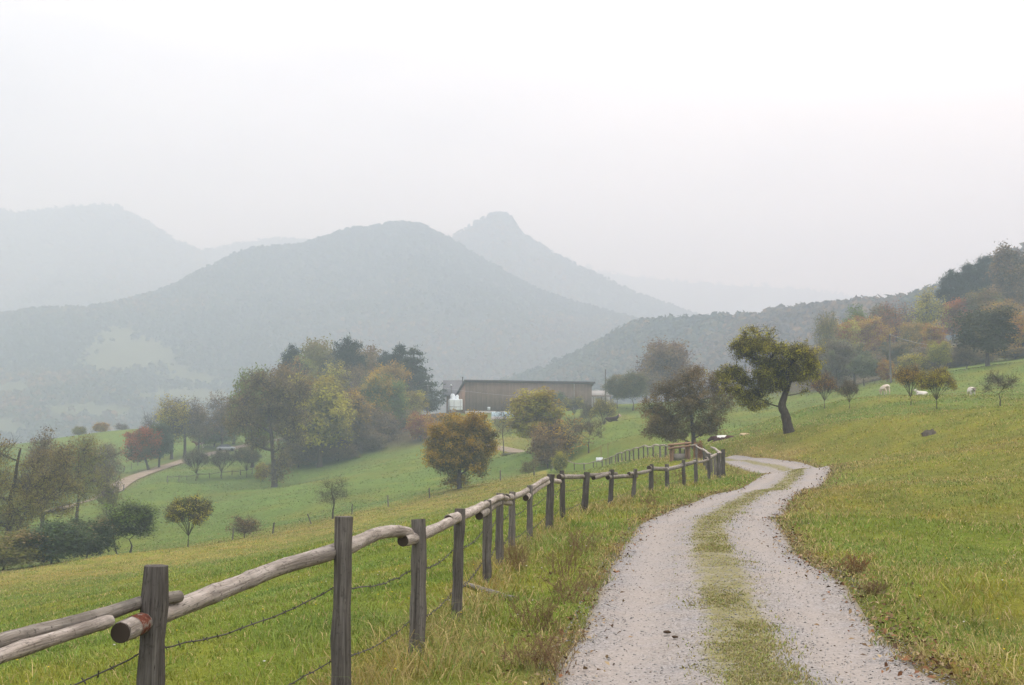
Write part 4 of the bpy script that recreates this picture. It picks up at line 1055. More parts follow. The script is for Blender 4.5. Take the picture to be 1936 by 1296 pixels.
# ------------------------------------------------------------------ the rail fence along the road
def build_rail_fence():
    rng = np.random.default_rng(31)
    f0 = place(293, 5.87)
    root = empty('rail_fence', tuple(f0), 0, 'long rustic fence of grey round posts and crooked peeled log rails beside the gravel road', 'fence')
    org = f0
    posts = []
    for (bx, d, tx, ty, r) in FENCE_N:
        b = place(bx, d); t = at(tx, ty, d)
        mb = MB(); post_mesh(mb, b - org, t - org, r, rng)
        mb.build('post', M_POST, root, smooth_shade=True)
        posts.append((b, t, r))
    far = []
    for (bx, d, ty) in FENCE_F:
        b = place(bx, d); t = at(bx, ty, d)
        t[2] = .4 * np.clip(t[2], b[2] + .7, b[2] + 1.3) + .6 * (b[2] + 1.0)
        t[:2] += rng.normal(0, .035, 2)
        mb = MB(); post_mesh(mb, b - org, t + np.array([0, 0, -.02]) - org, .05 + .03 * rng.random(), rng, 7)
        mb.build('post', M_POST, root, smooth_shade=True)
        far.append((b, t))
    side = np.array([-1.0, .35, 0]); side /= np.linalg.norm(side)
    # rails seen close to: (pixel x, pixel y, distance) along each log, radius, material, sawn end shown
    def R(pts, r, mat, cut=None, off=.13, red=False):
        P = [at(a, b, c + off * .9) - org for a, b, c in pts]
        mb = MB(); log(mb, P, r, rng); o_v = mb.V[0]; o = mb.build('rail', mat, root, smooth_shade=True)
        if cut is not None:
            sp = spline(P, 7)
            end_disc(sp if cut == 0 else sp, cut, r * 1.03, o)
        if red:
            vv = o_v[:11 * 6].reshape(6, 11, 3); cen = vv.mean(1, keepdims=True); vv = cen + (vv - cen) * 1.035
            jj = np.arange(11); kk = (jj + 1) % 11; m2 = MB()
            for q_ in range(2, 4): m2.add(np.vstack([vv[q_], vv[q_ + 1]]), np.stack([jj, kk, 11 + kk, 11 + jj], -1))
            m2.build('red_paint', M_REDPAINT, o, smooth_shade=True)
    R([(-130, 1262, 4.1), (0, 1215, 4.7), (150, 1175, 5.3), (262, 1141, 5.75), (338, 1128, 6.05)], .033, M_RAILDK, off=.10)
    R([(-150, 1296, 4.05), (0, 1241, 4.6), (110, 1204, 5.1), (208, 1174, 5.5)], .031, M_RAIL, off=.02)
    R([(228, 1197, 5.45), (300, 1166, 5.87), (420, 1118, 6.5), (520, 1078, 7.0), (648, 1037, 7.6), (700, 1014, 8.2), (740, 1004, 8.7), (772, 1009, 9.05)], .048, M_RAIL, 0, .14, True)
    R([(762, 1023, 8.9), (793, 1015, 9.3), (840, 993, 10.3), (868, 980, 11.2), (900, 965, 12.6), (912, 955, 13.6)], .044, M_RAIL, 0, .12)
    R([(848, 983, 10.6), (868, 975, 11.3), (890, 967, 12.6), (921, 953, 14.0), (945, 941, 15.6), (958, 943, 16.6)], .040, M_RAIL, 0, .10)
    R([(906, 976, 13.0), (922, 965, 14.1), (946, 950, 16.0), (965, 952, 17.6)], .044, M_RAILDK, 0, .12)
    R([(958, 941, 16.8), (968, 940, 18.2), (985, 934, 19), (1002, 925, 19.9), (1022, 912, 21.4), (1034, 906, 22.3)], .048, M_RAIL, 0, .09)
    R([(994, 942, 19.2), (1002, 934, 19.8), (1020, 922, 21.3), (1041, 910, 22.8), (1058, 911, 24.2)], .05, M_RAIL, 0, .12)
    R([(1057, 902, 24.3), (1064, 902, 25.0), (1085, 902, 26.5), (1108, 902, 27.9)], .055, M_RAILDK, 0, .12)
    R([(1110, 900, 27.6), (1130, 898, 29), (1154, 895, 31), (1166, 896, 32)], .045, M_RAILDK, None, .10)
    R([(1122, 904, 28.4), (1135, 901, 29.2), (1148, 897, 30.2)], .05, M_RAILDK, 0, .04)
    R([(1149, 903, 30.5), (1157, 902, 31.1), (1180, 901, 33), (1203, 901, 34.6)], .058, M_RAILDK, 0, .12)
    R([(1189, 896, 33.4), (1201, 895, 34.3), (1218, 893, 36.5), (1232, 889, 38.3)], .052, M_RAILDK, 0, .12)
    R([(1227, 885, 37.8), (1240, 887, 39), (1262, 887, 41)], .07, M_RAILDK, 0, .12)
    R([(1258, 888, 40.3), (1275, 885, 41.5), (1293, 880, 42.8)], .07, M_RAILDK, None, .12)
    R([(1288, 880, 42.4), (1302, 877, 43.6), (1317, 872, 44.7)], .07, M_RAILDK, None, .12)
    R([(1314, 875, 44.4), (1328, 873, 45.7), (1342, 868, 46.9)], .05, M_RAILDK, 0, .10)
    R([(1335, 868, 46.5), (1348, 862, 47.8), (1362, 856, 49.6)], .055, M_RAIL, 0, .10)
    R([(1362, 857, 49.8), (1357, 853, 52), (1352, 849, 55), (1345, 846, 57.5)], .05, M_RAIL, None, 0)
    # rails of the stretch that runs on beyond the corner
    for k in range(1, len(far) - 1):
        a, b = far[k], far[k + 1]
        P0, P1 = a[1].copy(), b[1].copy()
        e = (P1 - P0) * .10
        mbp = (P0 + P1) / 2 + np.array([0, 0, rng.normal(0, .05)])
        P = np.array([P0 - e, mbp, P1 + e]) - org + np.array([-.05, 0, -.10 + rng.normal(0, .02)])
        mb = MB(); log(mb, P, .045 + .012 * rng.random(), rng, 7, .55 + .4 * rng.random())
        mb.build('rail', M_RAIL if rng.random() < .75 else M_RAILDK, root, smooth_shade=True)
    # barbed wire
    for frac, sag in ((.62, .05), (.24, .05)):
        mb = MB()
        pts = []
        for (b, t, r), (b2, t2, r2) in zip(posts[:-1], posts[1:]):
            n = 16
            s = np.linspace(0, 1, n, endpoint=False)[:, None]
            h0 = b * (1 - frac) + t * frac; h1 = b2 * (1 - frac) + t2 * frac
            p = h0 * (1 - s) + h1 * s + np.array([-.055, .02, 0]); p[:, 2] -= sag * 4 * s[:, 0] * (1 - s[:, 0])
            p[:, 2] += rng.normal(0, .004, n)
            pts.append(p)
        p = np.vstack(pts) - org
        mb.tube(p, .0042, 4, cap=False)
        seg = np.diff(p, axis=0); L = np.concatenate([[0], np.cumsum(np.linalg.norm(seg, axis=1))])
        for s in np.arange(.1, 24, .11):
            q = np.array([np.interp(s, L, p[:, i]) for i in range(3)])
            for _ in range(2):
                v = rng.normal(0, 1, 3); v /= np.linalg.norm(v)
                mb.tube(np.array([q - v * .018, q + v * .018]), .0032, 3, cap=False)
        tag(mb.build('barbed_wire', M_WIRE, root, col=False))
    return root
build_rail_fence()

def wire_fence(label, pts, hs, r, wires, group=None, mat=None, rails=None, lean=None):
    rng = np.random.default_rng(len(pts) * 7 + int(hs * 100))
    P = [place(a, d) for a, d in pts]
    org = P[0]
    root = empty('pasture_fence', tuple(org), 0, label, 'fence', group)
    tops = []
    for i, p in enumerate(P):
        h = hs * (.85 + .3 * rng.random()); t = p + np.array([rng.normal(0, .05), rng.normal(0, .05), h])
        if lean and i in lean: t += np.array([lean[i], 0, 0])
        mb = MB(); post_mesh(mb, p - org, t - org, r * (.8 + .5 * rng.random()), rng, 7, .2)
        mb.build('post', mat or M_POST, root, smooth_shade=True)
        tops.append((p, t))
    for fr in wires:
        mb = MB()
        mb.tube(np.array([a * (1 - fr) + b * fr for a, b in tops]) - org, .006, 3, cap=False)
        mb.build('wire', M_WIRE, root, col=False)
    if rails:
        for a, b in zip(tops[:-1], tops[1:]):
            mb = MB(); A, B = a[0] * (1 - rails) + a[1] * rails, b[0] * (1 - rails) + b[1] * rails
            log(mb, np.array([A, (A + B) / 2 + [0, 0, rng.normal(0, .04)], B]) - org, .05, rng, 6); mb.build('rail', M_POST, root)
    return root
wire_fence('thin wire fence with small leaning posts along the brow of the near meadow', [(443, 95.5), (518, 98.5), (592, 101.5), (667, 104.5), (735, 108), (813, 112), (946, 121), (1010, 128), (1042, 136)], .98, .06, (.55, .92), lean={2: -.35, 3: 0.03})
wire_fence('low wooden rail fence under the three small orchard trees', [(318, 203), (340, 203), (355, 204), (376, 206), (398, 206), (420, 208), (440, 209), (456, 209), (478, 210)], 1.0, .07, (), rails=.8)
wire_fence('wire fence on the uphill side of the farm track', [(165, 200), (185, 207), (203, 214), (220, 221), (236, 228), (250, 234), (262, 240), (275, 246)], 1.1, .07, (.5, .9))
wire_fence('short wooden rail fence by the leaning grey tree below the farm track', [(207, 187), (216, 189), (226, 193), (236, 199)], 1.1, .08, (), rails=.85)
wire_fence('row of pale small posts beyond the lower orchard trees', [(394, 247), (400, 248), (406, 249), (412, 250), (444, 256), (452, 257)], .9, .06, (.8,), mat=M_RAIL)

# rack built of logs behind the fence
def build_rack():
    d = 66; b = place(1285, d)
    rng = np.random.default_rng(3)
    root = empty('log_rack', tuple(b), -.25, 'rustic reddish log rack with pale slanting rails and grey board trough behind the fence', 'hay rack')
    for x in (-.52, -.40, .40, .54):
        for y in (-.28, .28):
            mb = MB(); post_mesh(mb, (x, y, 0), (x * .92, y * .8, (.98 if x < 0 else 1.18) + rng.normal(0, .03)), .062, rng, 8); mb.build('post', M_ORANGEWOOD, root, smooth_shade=True)
    for y, z0, z1 in ((-.33, 1.0, 1.13), (-.33, .80, .97), (.30, 1.0, 1.13), (.30, .80, .97)):
        mb = MB(); log(mb, [(-.62, y, z0), (0, y - .02, (z0 + z1) / 2), (.62, y, z1)], .06, rng, 8, .9); mb.build('rail', M_ORANGEWOOD, root, smooth_shade=True)
    mb = MB()
    mb.box((-.36, -.22, .12), (.36, -.19, .52)); mb.box((-.36, .19, .12), (.36, .22, .52)); mb.box((-.36, -.188, .12), (.36, .188, .15)); mb.box((-.36, -.188, .152), (-.33, .188, .52)); mb.box((.33, -.188, .152), (.36, .188, .52))
    mb.build('trough', M_RAILDK, root)
build_rack()

# sign board on the far fence and two thin pale poles beside it
def build_sign():
    b = place(1133, 125); root = empty('sign_board', tuple(b), 0, 'small white board on two stakes at the low end of the far fence', 'sign')
    mb = MB(); mb.box((-.36, -.012, .62), (.36, .012, 1.12)); mb.build('board', plain('white_board', (.68, .72, .76), .5), root)
    for x in (-.28, .28):
        mb = MB(); mb.box((x - .025, .014, -.3), (x + .025, .06, 1.06)); mb.build('stake', M_POST, root)
build_sign()
for px, d, top, lab in ((1136, 134, 842, 'thin pale pole behind the small white board'), (1149, 132, 838, 'thin pale pole right of the small white board, the taller of two')):
    b = place(px, d); t = at(px, top, d); mb = MB(); h = t[2] - b[2]
    mb.tube(np.array([[0, 0, -.3], [.02, 0, h * .5], [0, 0, h]]), [.035, .033, .03], 7); mb.tube(np.array([[0, 0, h], [0, 0, h + .03]]), [.045, .012], 7)
    o = mb.build('pole', M_ORANGEWOOD, smooth_shade=True); o.location = b; tag(o, lab, 'pole')

# log lying in the grass, stump on the bank, droppings on the road
def lying_log():
    rng = np.random.default_rng(8); org = place(925, 13.0); P = [place(878, 13.9), place(915, 13.3), place(950, 12.8), place(970, 12.55)]
    mb = MB(); log(mb, [p - org + np.array([0, 0, .03]) for p in P], .028, rng, 9, .6)
    o = mb.build('log', M_RAILDK, smooth_shade=True); o.location = org; tag(o, 'broken pale log lying in the grass right of the fence posts', 'log')
lying_log()
def stump():
    rng = np.random.default_rng(9); b = place(1757, 57); mb = MB()
    for k in range(7):
        a = k * .9; q = np.array([.26 * cos(a), .2 * sin(a), 0])
        mb.tube(np.array([q * 1.25 + [0, 0, -.2], q + [0, 0, .12], q * .8 + [rng.normal(0, .06), 0, .2 + .16 * rng.random()]]), [.17, .15, .06], 7, rough=.4, rng=rng)
    mb.tube(np.array([[0, 0, -.2], [0, 0, .18], [.02, 0, .27]]), [.30, .27, .2], 9, rough=.3, rng=rng)
    mb.tube(np.array([[-.5, 0, .02], [-.2, .05, .20], [.3, .05, .24]]), [.05, .07, .05], 6, rough=.3, rng=rng)
    o = mb.build('stump', M_STONE); o.location = b; o.scale = (.8, .8, .75); tag(o, 'weathered grey tree stump on top of the grassy bank at the right', 'stump')
stump()
M_DUNG = plain('dry_dung', (.05, .032, .02), .95, .05, .4, 30)
for px, d, s, lab in ((1258, 10.25, .035, 'dark clod on the left wheel track, the rounder of two'), (1272, 10.0, .028, 'flat dark clod with a twig beside the rounder clod on the left wheel track'), (1362, 17.0, .03, 'small dark clod at the edge of the grassy road strip')):
    rng = np.random.default_rng(int(px)); b = place(px, d); bm = bmesh.new(); bmesh.ops.create_icosphere(bm, subdivisions=2, radius=1)
    for v in bm.verts:
        v.co *= 1 + .35 * (rng.random() - .5); v.co.z *= .55
    me = bpy.data.meshes.new('clod'); bm.to_mesh(me); bm.free(); me.materials.append(M_DUNG)
    o = bpy.data.objects.new('clod', me); C.objects.link(o); o.scale = (s, s * .75, s * .7); o.location = (b[0], b[1], b[2] + .045); tag(o, lab, 'clod')

# ------------------------------------------------------------------ the farm: long barn, stable, shed, tank, tarpaulin, poles
M_BOARD = None
def _mat_boards(name, c0, c1):
    t = NT(name, .9, .08)
    tc = t.new('ShaderNodeTexCoord'); s = t.new('ShaderNodeSeparateXYZ'); t.l.new(tc.outputs['Object'], s.inputs[0])
    x = t.math('MULTIPLY', s.outputs[0], 4.5)
    wn_ = t.new('ShaderNodeTexWhiteNoise', noise_dimensions='1D'); t.l.new(t.math('FLOOR', x), wn_.inputs['W'])
    gap = t.math('GREATER_THAN', t.math('FRACT', x), .90)
    c = t.mix(wn_.outputs['Value'], c0, c1)
    n = t.noise(t.coord('Object', (1.2, 1.2, .25)), 1.2, 4, .6)
    c = t.hsv(c, .5, 1, t.math('ADD', t.math('MULTIPLY', n, .9), .55))
    c = t.mix(t.math('MULTIPLY', gap, .22), c, (.02, .016, .012))
    c = t.mix(t.ramp(t.noise(t.coord('Object', (.25, .25, .5)), 1.0, 4, .6), [(.45, 0.0), (.7, .5)]), c, tuple(.55 * q for q in c0))
    return t.color(c)
M_BOARD = _mat_boards('brown_boards', (.170, .122, .088), (.210, .156, .115))
M_BOARDO = _mat_boards('orange_boards', (.26, .16, .105), (.31, .20, .14))
M_ROOFG = plain('grey_roof_sheet', (.050, .046, .044), .7, .2, .2, .6)
M_ROOFD = plain('slate_roof', (.085, .088, .10), .7, .2, .25, 1.5)
M_CONC = plain('pale_concrete', (.42, .40, .37), .9, .1, .2, .6)
M_WALLW = plain('pale_plaster', (.48, .45, .44), .9, .1, .12, .5)
M_METAL = plain('zinc', (.35, .37, .39), .4, .5, .1)

def barn():
    A = at(880, 776, 284); A[2] -= .9; B = at(1119, 776, 294); B[2] = A[2]
    d = (B - A); L = np.linalg.norm(d[:2]); ang = math.atan2(d[1], d[0])
    H = at(880, 722, 284)[2] - A[2]
    root = empty('long_barn', tuple(A), ang, 'long brown board clad barn with flat grey roof edge behind the round maple', 'barn')
    D = 9.0; back = H - 3.4
    mb = MB(); mb.box((0, 0, .75), (L, .2, H - .1)); mb.build('front_wall', M_BOARD, root)
    mb = MB(); mb.box((-.03, -.06, -1.2), (L + .03, .24, .745)); mb.build('plinth', M_CONC, root)
    mb = MB()   # end walls with sloping top
    for x0, x1 in ((.003, .2), (L - .2, L - .003)):
        v = [(x0, .203, -1), (x1, .203, -1), (x1, D, -1), (x0, D, -1), (x0, .203, H - .12), (x1, .203, H - .12), (x1, D, back), (x0, D, back)]
        mb.add(v, [[3, 2, 1, 0], [4, 5, 6, 7], [0, 1, 5, 4], [1, 2, 6, 5], [2, 3, 7, 6], [3, 0, 4, 7]])
    mb.box((.2, D - .2, -1), (L - .2, D, back - .02)); mb.build('end_wall', M_BOARDO, root)
    mb = MB()
    e = .6; z0, z1 = H, back - .22; sl = (z1 - z0) / D
    v = [(-.5, -e, z0 - sl * -e * -1), (L + .7, -e, z0 - sl * -e * -1), (L + .7, D + e, z1 + sl * e), (-.5, D + e, z1 + sl * e)]
    v = [(x, y, z0 + sl * y) for x, y, z in v]
    mb.add(v + [(x, y, z + .22) for x, y, z in v], [[3, 2, 1, 0], [4, 5, 6, 7], [0, 1, 5, 4], [1, 2, 6, 5], [2, 3, 7, 6], [3, 0, 4, 7]])
    rf = mb.build('roof', M_ROOFG, root)
    mb = MB(); mb.tube(np.array([[-.5, -e - .10, H + .18], [L + .7, -e - .10, H + .10]]), .10, 8); mb.build('gutter', M_ROOFG, root)
    mb = MB(); mb.tube(np.array([[L * .855, -.12, H - .1], [L * .855, -.12, .3]]), .07, 8); mb.build('downpipe', M_METAL, root)
    mb = MB(); mb.box((5.6, -.09, .95), (6.3, -.003, 1.75)); mb.build('hatch', plain('white_hatch', (.62, .64, .68), .5), root)
    mb = MB(); mb.tube(np.array([[-.2, 2.0, H - .5], [-.2, 2.0, H + 1.1]]), .12, 7); mb.tube(np.array([[-.2, 2.0, H + 1.1], [-.2, 2.0, H + 1.25]]), .2, 7); mb.build('chimney', M_ROOFG, rf)
barn()
def stable():
    d = 298; A = at(842, 790, d); ridge = at(843, 720.5, d + 5)[2]; eave = at(843, 747, d)[2]; B = at(873.5, 790, d)
    root = empty('stable', (A[0], d, A[2]), .02, 'small stable with dark slate roof at the left end of the long barn', 'stable')
    L = B[0] - A[0]; e = eave - A[2]; r = ridge - A[2]
    mb = MB()
    for s in (0, 1):
        y0, y1 = (-.9, 5.0) if s == 0 else (10.9, 5.0)
        z0 = e - .3
        v = [(-.8, y0, z0), (L, y0, z0), (L, y1, r), (-.8, y1, r)]
        mb.add(v + [(x, y, z + .18) for x, y, z in v], [[3, 2, 1, 0], [4, 5, 6, 7], [0, 1, 5, 4], [1, 2, 6, 5], [2, 3, 7, 6], [3, 0, 4, 7]])
    mb.build('roof', M_ROOFD, root)
    mb = MB(); mb.box((1.9, .35, -2), (L - .02, .6, e - .05)); mb.box((.2, 9.4, -2), (L - .02, 9.6, e - .05)); mb.build('wall', M_WALLW, root)
    mb = MB(); v = [(.25, .3, e - .2), (.25, 9.7, e - .2), (.25, 5, r - .25), (.40, .3, e - .2), (.40, 9.7, e - .2), (.40, 5, r - .25)]
    mb.add(v, [[0, 1, 4, 3], [1, 2, 5, 4], [2, 0, 3, 5]], [[0, 2, 1], [3, 4, 5]]); mb.build('gable', M_BOARD, root)
    for x, y in ((.2, 0), (1.2, 0), (.2, 4.8), (.2, 9.2)):
        mb = MB(); mb.box((x, y, -2), (x + .26, y + .26, e - .22)); mb.build('post', M_BOARD, root)
stable()
def shed():
    d = 312; A = at(1121, 760, d); B = at(1156, 760, d); zt = at(1121, 738, d)[2] - A[2]; ze = at(1121, 748.5, d)[2] - A[2]
    root = empty('open_shed', tuple(A), 0, 'low open shed with pale grey roof at the right end of the long barn', 'shed'); L = B[0] - A[0]
    mb = MB(); v = [(-.4, -.5, ze), (L, -.5, ze), (L, 6, zt), (-.4, 6, zt)]
    mb.add(v + [(x, y, z + .15) for x, y, z in v], [[3, 2, 1, 0], [4, 5, 6, 7], [0, 1, 5, 4], [1, 2, 6, 5], [2, 3, 7, 6], [3, 0, 4, 7]]); mb.build('roof', plain('pale_roof', (.26, .25, .24), .8), root)
    mb = MB(); mb.box((-.2, 5.4, -2), (L, 5.6, zt - .2)); mb.build('wall', M_WALLW, root)
    for x in (0, L * .45, L - .3):
        mb = MB(); mb.box((x, 0, -2), (x + .22, .22, ze - .02)); mb.build('post', M_BOARD, root)
    mb = MB(); mb.box((-.4, -.62, ze - .32), (L, -.505, ze + .16)); mb.build('fascia', M_BOARD, root)
shed()
def tank():
    d = 276; A = at(861, 776, d); k = d / FPX
    root = empty('feed_tank', tuple(A), .1, 'big white block shaped tank with dark straps in front of the stable', 'tank')
    w, h = 26 * k, at(861, 755.5, d)[2] - A[2]
    bm = bmesh.new(); bmesh.ops.create_cube(bm, size=1)
    bmesh.ops.scale(bm, vec=(w, w * .8, h), verts=bm.verts); bmesh.ops.translate(bm, vec=(0, 0, h / 2), verts=bm.verts)
    bmesh.ops.bevel(bm, geom=bm.edges, offset=.22, segments=3, profile=.6, affect='EDGES')
    me = bpy.data.meshes.new('body'); bm.to_mesh(me); bm.free(); M_TK = plain('white_tank_skin', (.74, .80, .84), .5, .3, .08, 1.0); me.materials.append(M_TK)
    o = bpy.data.objects.new('body', me); C.objects.link(o); o.parent = root
    for x in (-.12 * w, .33 * w, -.44 * w):
        mb = MB(); mb.box((x - .06, -w * .4 - .035, .05), (x + .06, -w * .4 - .005, h - .05)); mb.build('strap', M_METAL, root)
    mb = MB(); mb.box((-w * .45, -w * .4 - .06, h * .28), (w * .45, -w * .4 - .036, h * .33)); mb.build('strap', M_METAL, root)
    mb = MB(); mb.tube(np.array([[-.2 * w, 0, h - .1], [-.2 * w, 0, h + .9], [-.18 * w, 0, h + 1.35]]), [.6, .58, .3], 12); mb.build('hopper', M_TK, root, smooth_shade=True)
    mb = MB(); mb.tube(np.array([[.1 * w, 0, h - .1], [.12 * w, 0, h + .7], [.2 * w, 0, h + 1.0]]), [.5, .42, .25], 10); mb.build('hopper', M_TK, root, smooth_shade=True)
    t = at(853, 730, d)[2] - A[2]
    mb = MB(); mb.tube(np.array([[-.27 * w, .3, h + 1.0], [-.32 * w, .3, t]]), .10, 7); mb.build('mast', M_POST, root)
    mb = MB(); mb.tube(np.array([[-.32 * w, .3, t], [-.32 * w, .3, t + .1], [-.32 * w, .3, t + .35]]), [.1, .3, .18], 9); mb.build('mast_head', M_TK, root)
tank()
def tarp():
    d = 258; A = at(930, 791, d); B = at(976, 791, d); h = at(930, 779, d)[2] - A[2]; L = B[0] - A[0]
    root = empty('covered_clamp', tuple(A), .05, 'low silage heap under a light blue sheet in front of the long barn', 'silage heap')
    n = 16; xs = np.linspace(0, L, n); rng = np.random.default_rng(4); mb = MB()
    prof = [(0, -.8), (.05, h * .55), (.8, h * .95), (3.5, h * 1.05), (6.2, h * .8), (6.6, -.8)]
    V = np.array([[x, y + rng.normal(0, .05), z + rng.normal(0, .07)] for x in xs for y, z in prof]); m = len(prof)
    i = np.arange(n - 1)[:, None] * m + np.arange(m - 1)[None]; q = np.stack([i, i + m, i + m + 1, i + 1], -1).reshape(-1, 4)
    mb.add(V, q); mb.add(V[:m], None, [[0, k + 1, k] for k in range(1, m - 1)]); mb.add(V[-m:], None, [[0, k, k + 1] for k in range(1, m - 1)])
    mb.build('sheet', plain('blue_sheet', (.34, .46, .52), .45, .3, .12, .8), root)
    mb = MB(); mb.box((-.2, -.5, -.8), (L * .62, -.25, .35)); mb.build('kerb_board', M_WALLW, root)
tarp()
def pole(px, d, py0, py1, r, label, wires=()):
    b = at(px, py0, d); b[2] = min(b[2], zat(b[0], b[1])); t = at(px, py1, d); h = t[2] - b[2]
    root = empty('utility_pole', tuple(b), 0, label, 'pole')
    mb = MB(); mb.tube(np.array([[0, 0, -.4], [0, 0, h * .5], [.03, 0, h]]), [r, r * .85, r * .65], 9); mb.build('mast', M_POST, root, smooth_shade=True)
    mb = MB(); mb.tube(np.array([[.03, -.1, h - .15], [.03, -.28, h - .15]]), .07, 6); mb.tube(np.array([[.03, -.28, h - .22], [.03, -.28, h + .02]]), [.05, .09], 6); mb.build('insulator', M_WALLW, root)
    for (qx, qy, qd, sag) in wires:
        e = at(qx, qy, qd) - b; s = np.linspace(0, 1, 24)[:, None]; p = np.array([.03, -.28, h - .1]) * (1 - s) + e * s; p[:, 2] -= sag * 4 * s[:, 0] * (1 - s[:, 0])
        mb = MB(); mb.tube(p, .022, 3, cap=False); mb.build('wire', M_METAL, root, col=False)
pole(808, 268, 790, 728, .24, 'grey utility pole at the right foot of the layered conifer', [(640, 722, 285, 1.2), (1165, 748, 300, 1.5)])
pole(1145, 266, 776, 697, .18, 'tall dark bare pole right of the low open shed')
pole(1684, 178, 712, 632, .17, 'pale topped utility pole before the orange brown trees of the wood', [(1845, 641, 186, 1.3)])

# ------------------------------------------------------------------ a car on the far track
def car():
    b = place(428, 259); root = empty('parked_car', tuple(b), .15, 'pale car half hidden behind the trees on the far track', 'car')
    def loft(name, secs, mat):
        mb = MB(); m = len(secs[0]); V = np.vstack(secs); n = len(secs)
        i = np.arange(n - 1)[:, None] * m; j = np.arange(m)[None]; k = (j + 1) % m
        q = np.stack([i + j, i + k, i + m + k, i + m + j], -1).reshape(-1, 4); mb.add(V, q); mb.add(V[:m], None, [[0, a + 1, a] for a in range(1, m - 1)]); mb.add(V[-m:], None, [[0, a, a + 1] for a in range(1, m - 1)])
        return mb.build(name, mat, root, smooth_shade=False)
    def sec(x, w, z0, z1): return np.array([(x, -w, z0), (x, w, z0), (x, w * 1.02, (z0 + z1) / 2), (x, w * .9, z1), (x, -w * .9, z1), (x, -w * 1.02, (z0 + z1) / 2)])
    loft('body', [sec(-2.05, .72, .45, .78), sec(-1.7, .82, .28, .92), sec(0, .85, .25, .95), sec(1.5, .84, .28, .92), sec(2.0, .72, .4, .75)], plain('pale_car_paint', (.30, .32, .36), .3, .5, .05))
    loft('cabin', [sec(-1.75, .70, .93, 1.0), sec(-1.1, .68, .93, 1.45), sec(.3, .68, .93, 1.48), sec(1.1, .70, .93, .99)], plain('car_glass', (.05, .06, .07), .15, .5, .05))
    for x in (-1.3, 1.3):
        for y in (-.82, .82):
            mb = MB(); mb.tube(np.array([[x, y - .1, .31], [x, y + .1, .31]]), .31, 14); mb.build('wheel', plain('tyre', (.02, .02, .02), .9), root)
car()

# ------------------------------------------------------------------ cattle
def _mat_saddle(name, base, patch, x0, x1, z0, head=None):
    t = NT(name, .8, .1)
    tc = t.new('ShaderNodeTexCoord'); s = t.new('ShaderNodeSeparateXYZ'); t.l.new(tc.outputs['Object'], s.inputs[0])
    n = t.math('MULTIPLY', t.math('SUBTRACT', t.noise(tc.outputs['Object'], 2.2, 2, .5), .5), .5)
    x = t.math('ADD', s.outputs[0], n)
    f = t.math('MULTIPLY', t.math('MULTIPLY', t.math('GREATER_THAN', x, x0), t.math('LESS_THAN', x, x1)), t.math('GREATER_THAN', t.math('ADD', s.outputs[2], n), z0))
    c = t.mix(f, base, patch)
    if head: c = t.mix(t.math('GREATER_THAN', s.outputs[0], .98), c, head)
    return t.color(c)
def _mat_hide(name, base, patch, lo, hi, scale=1.1, seed=0.0):
    t = NT(name, .8, .1)
    v = t.coord('Object', (1, 1, 1), (seed, seed * .7, 0))
    n = t.noise(v, scale, 2, .5)
    c = t.mix(t.ramp(n, [(lo, 0.0), (hi, 1.0)]), base, patch)
    return t.color(c)
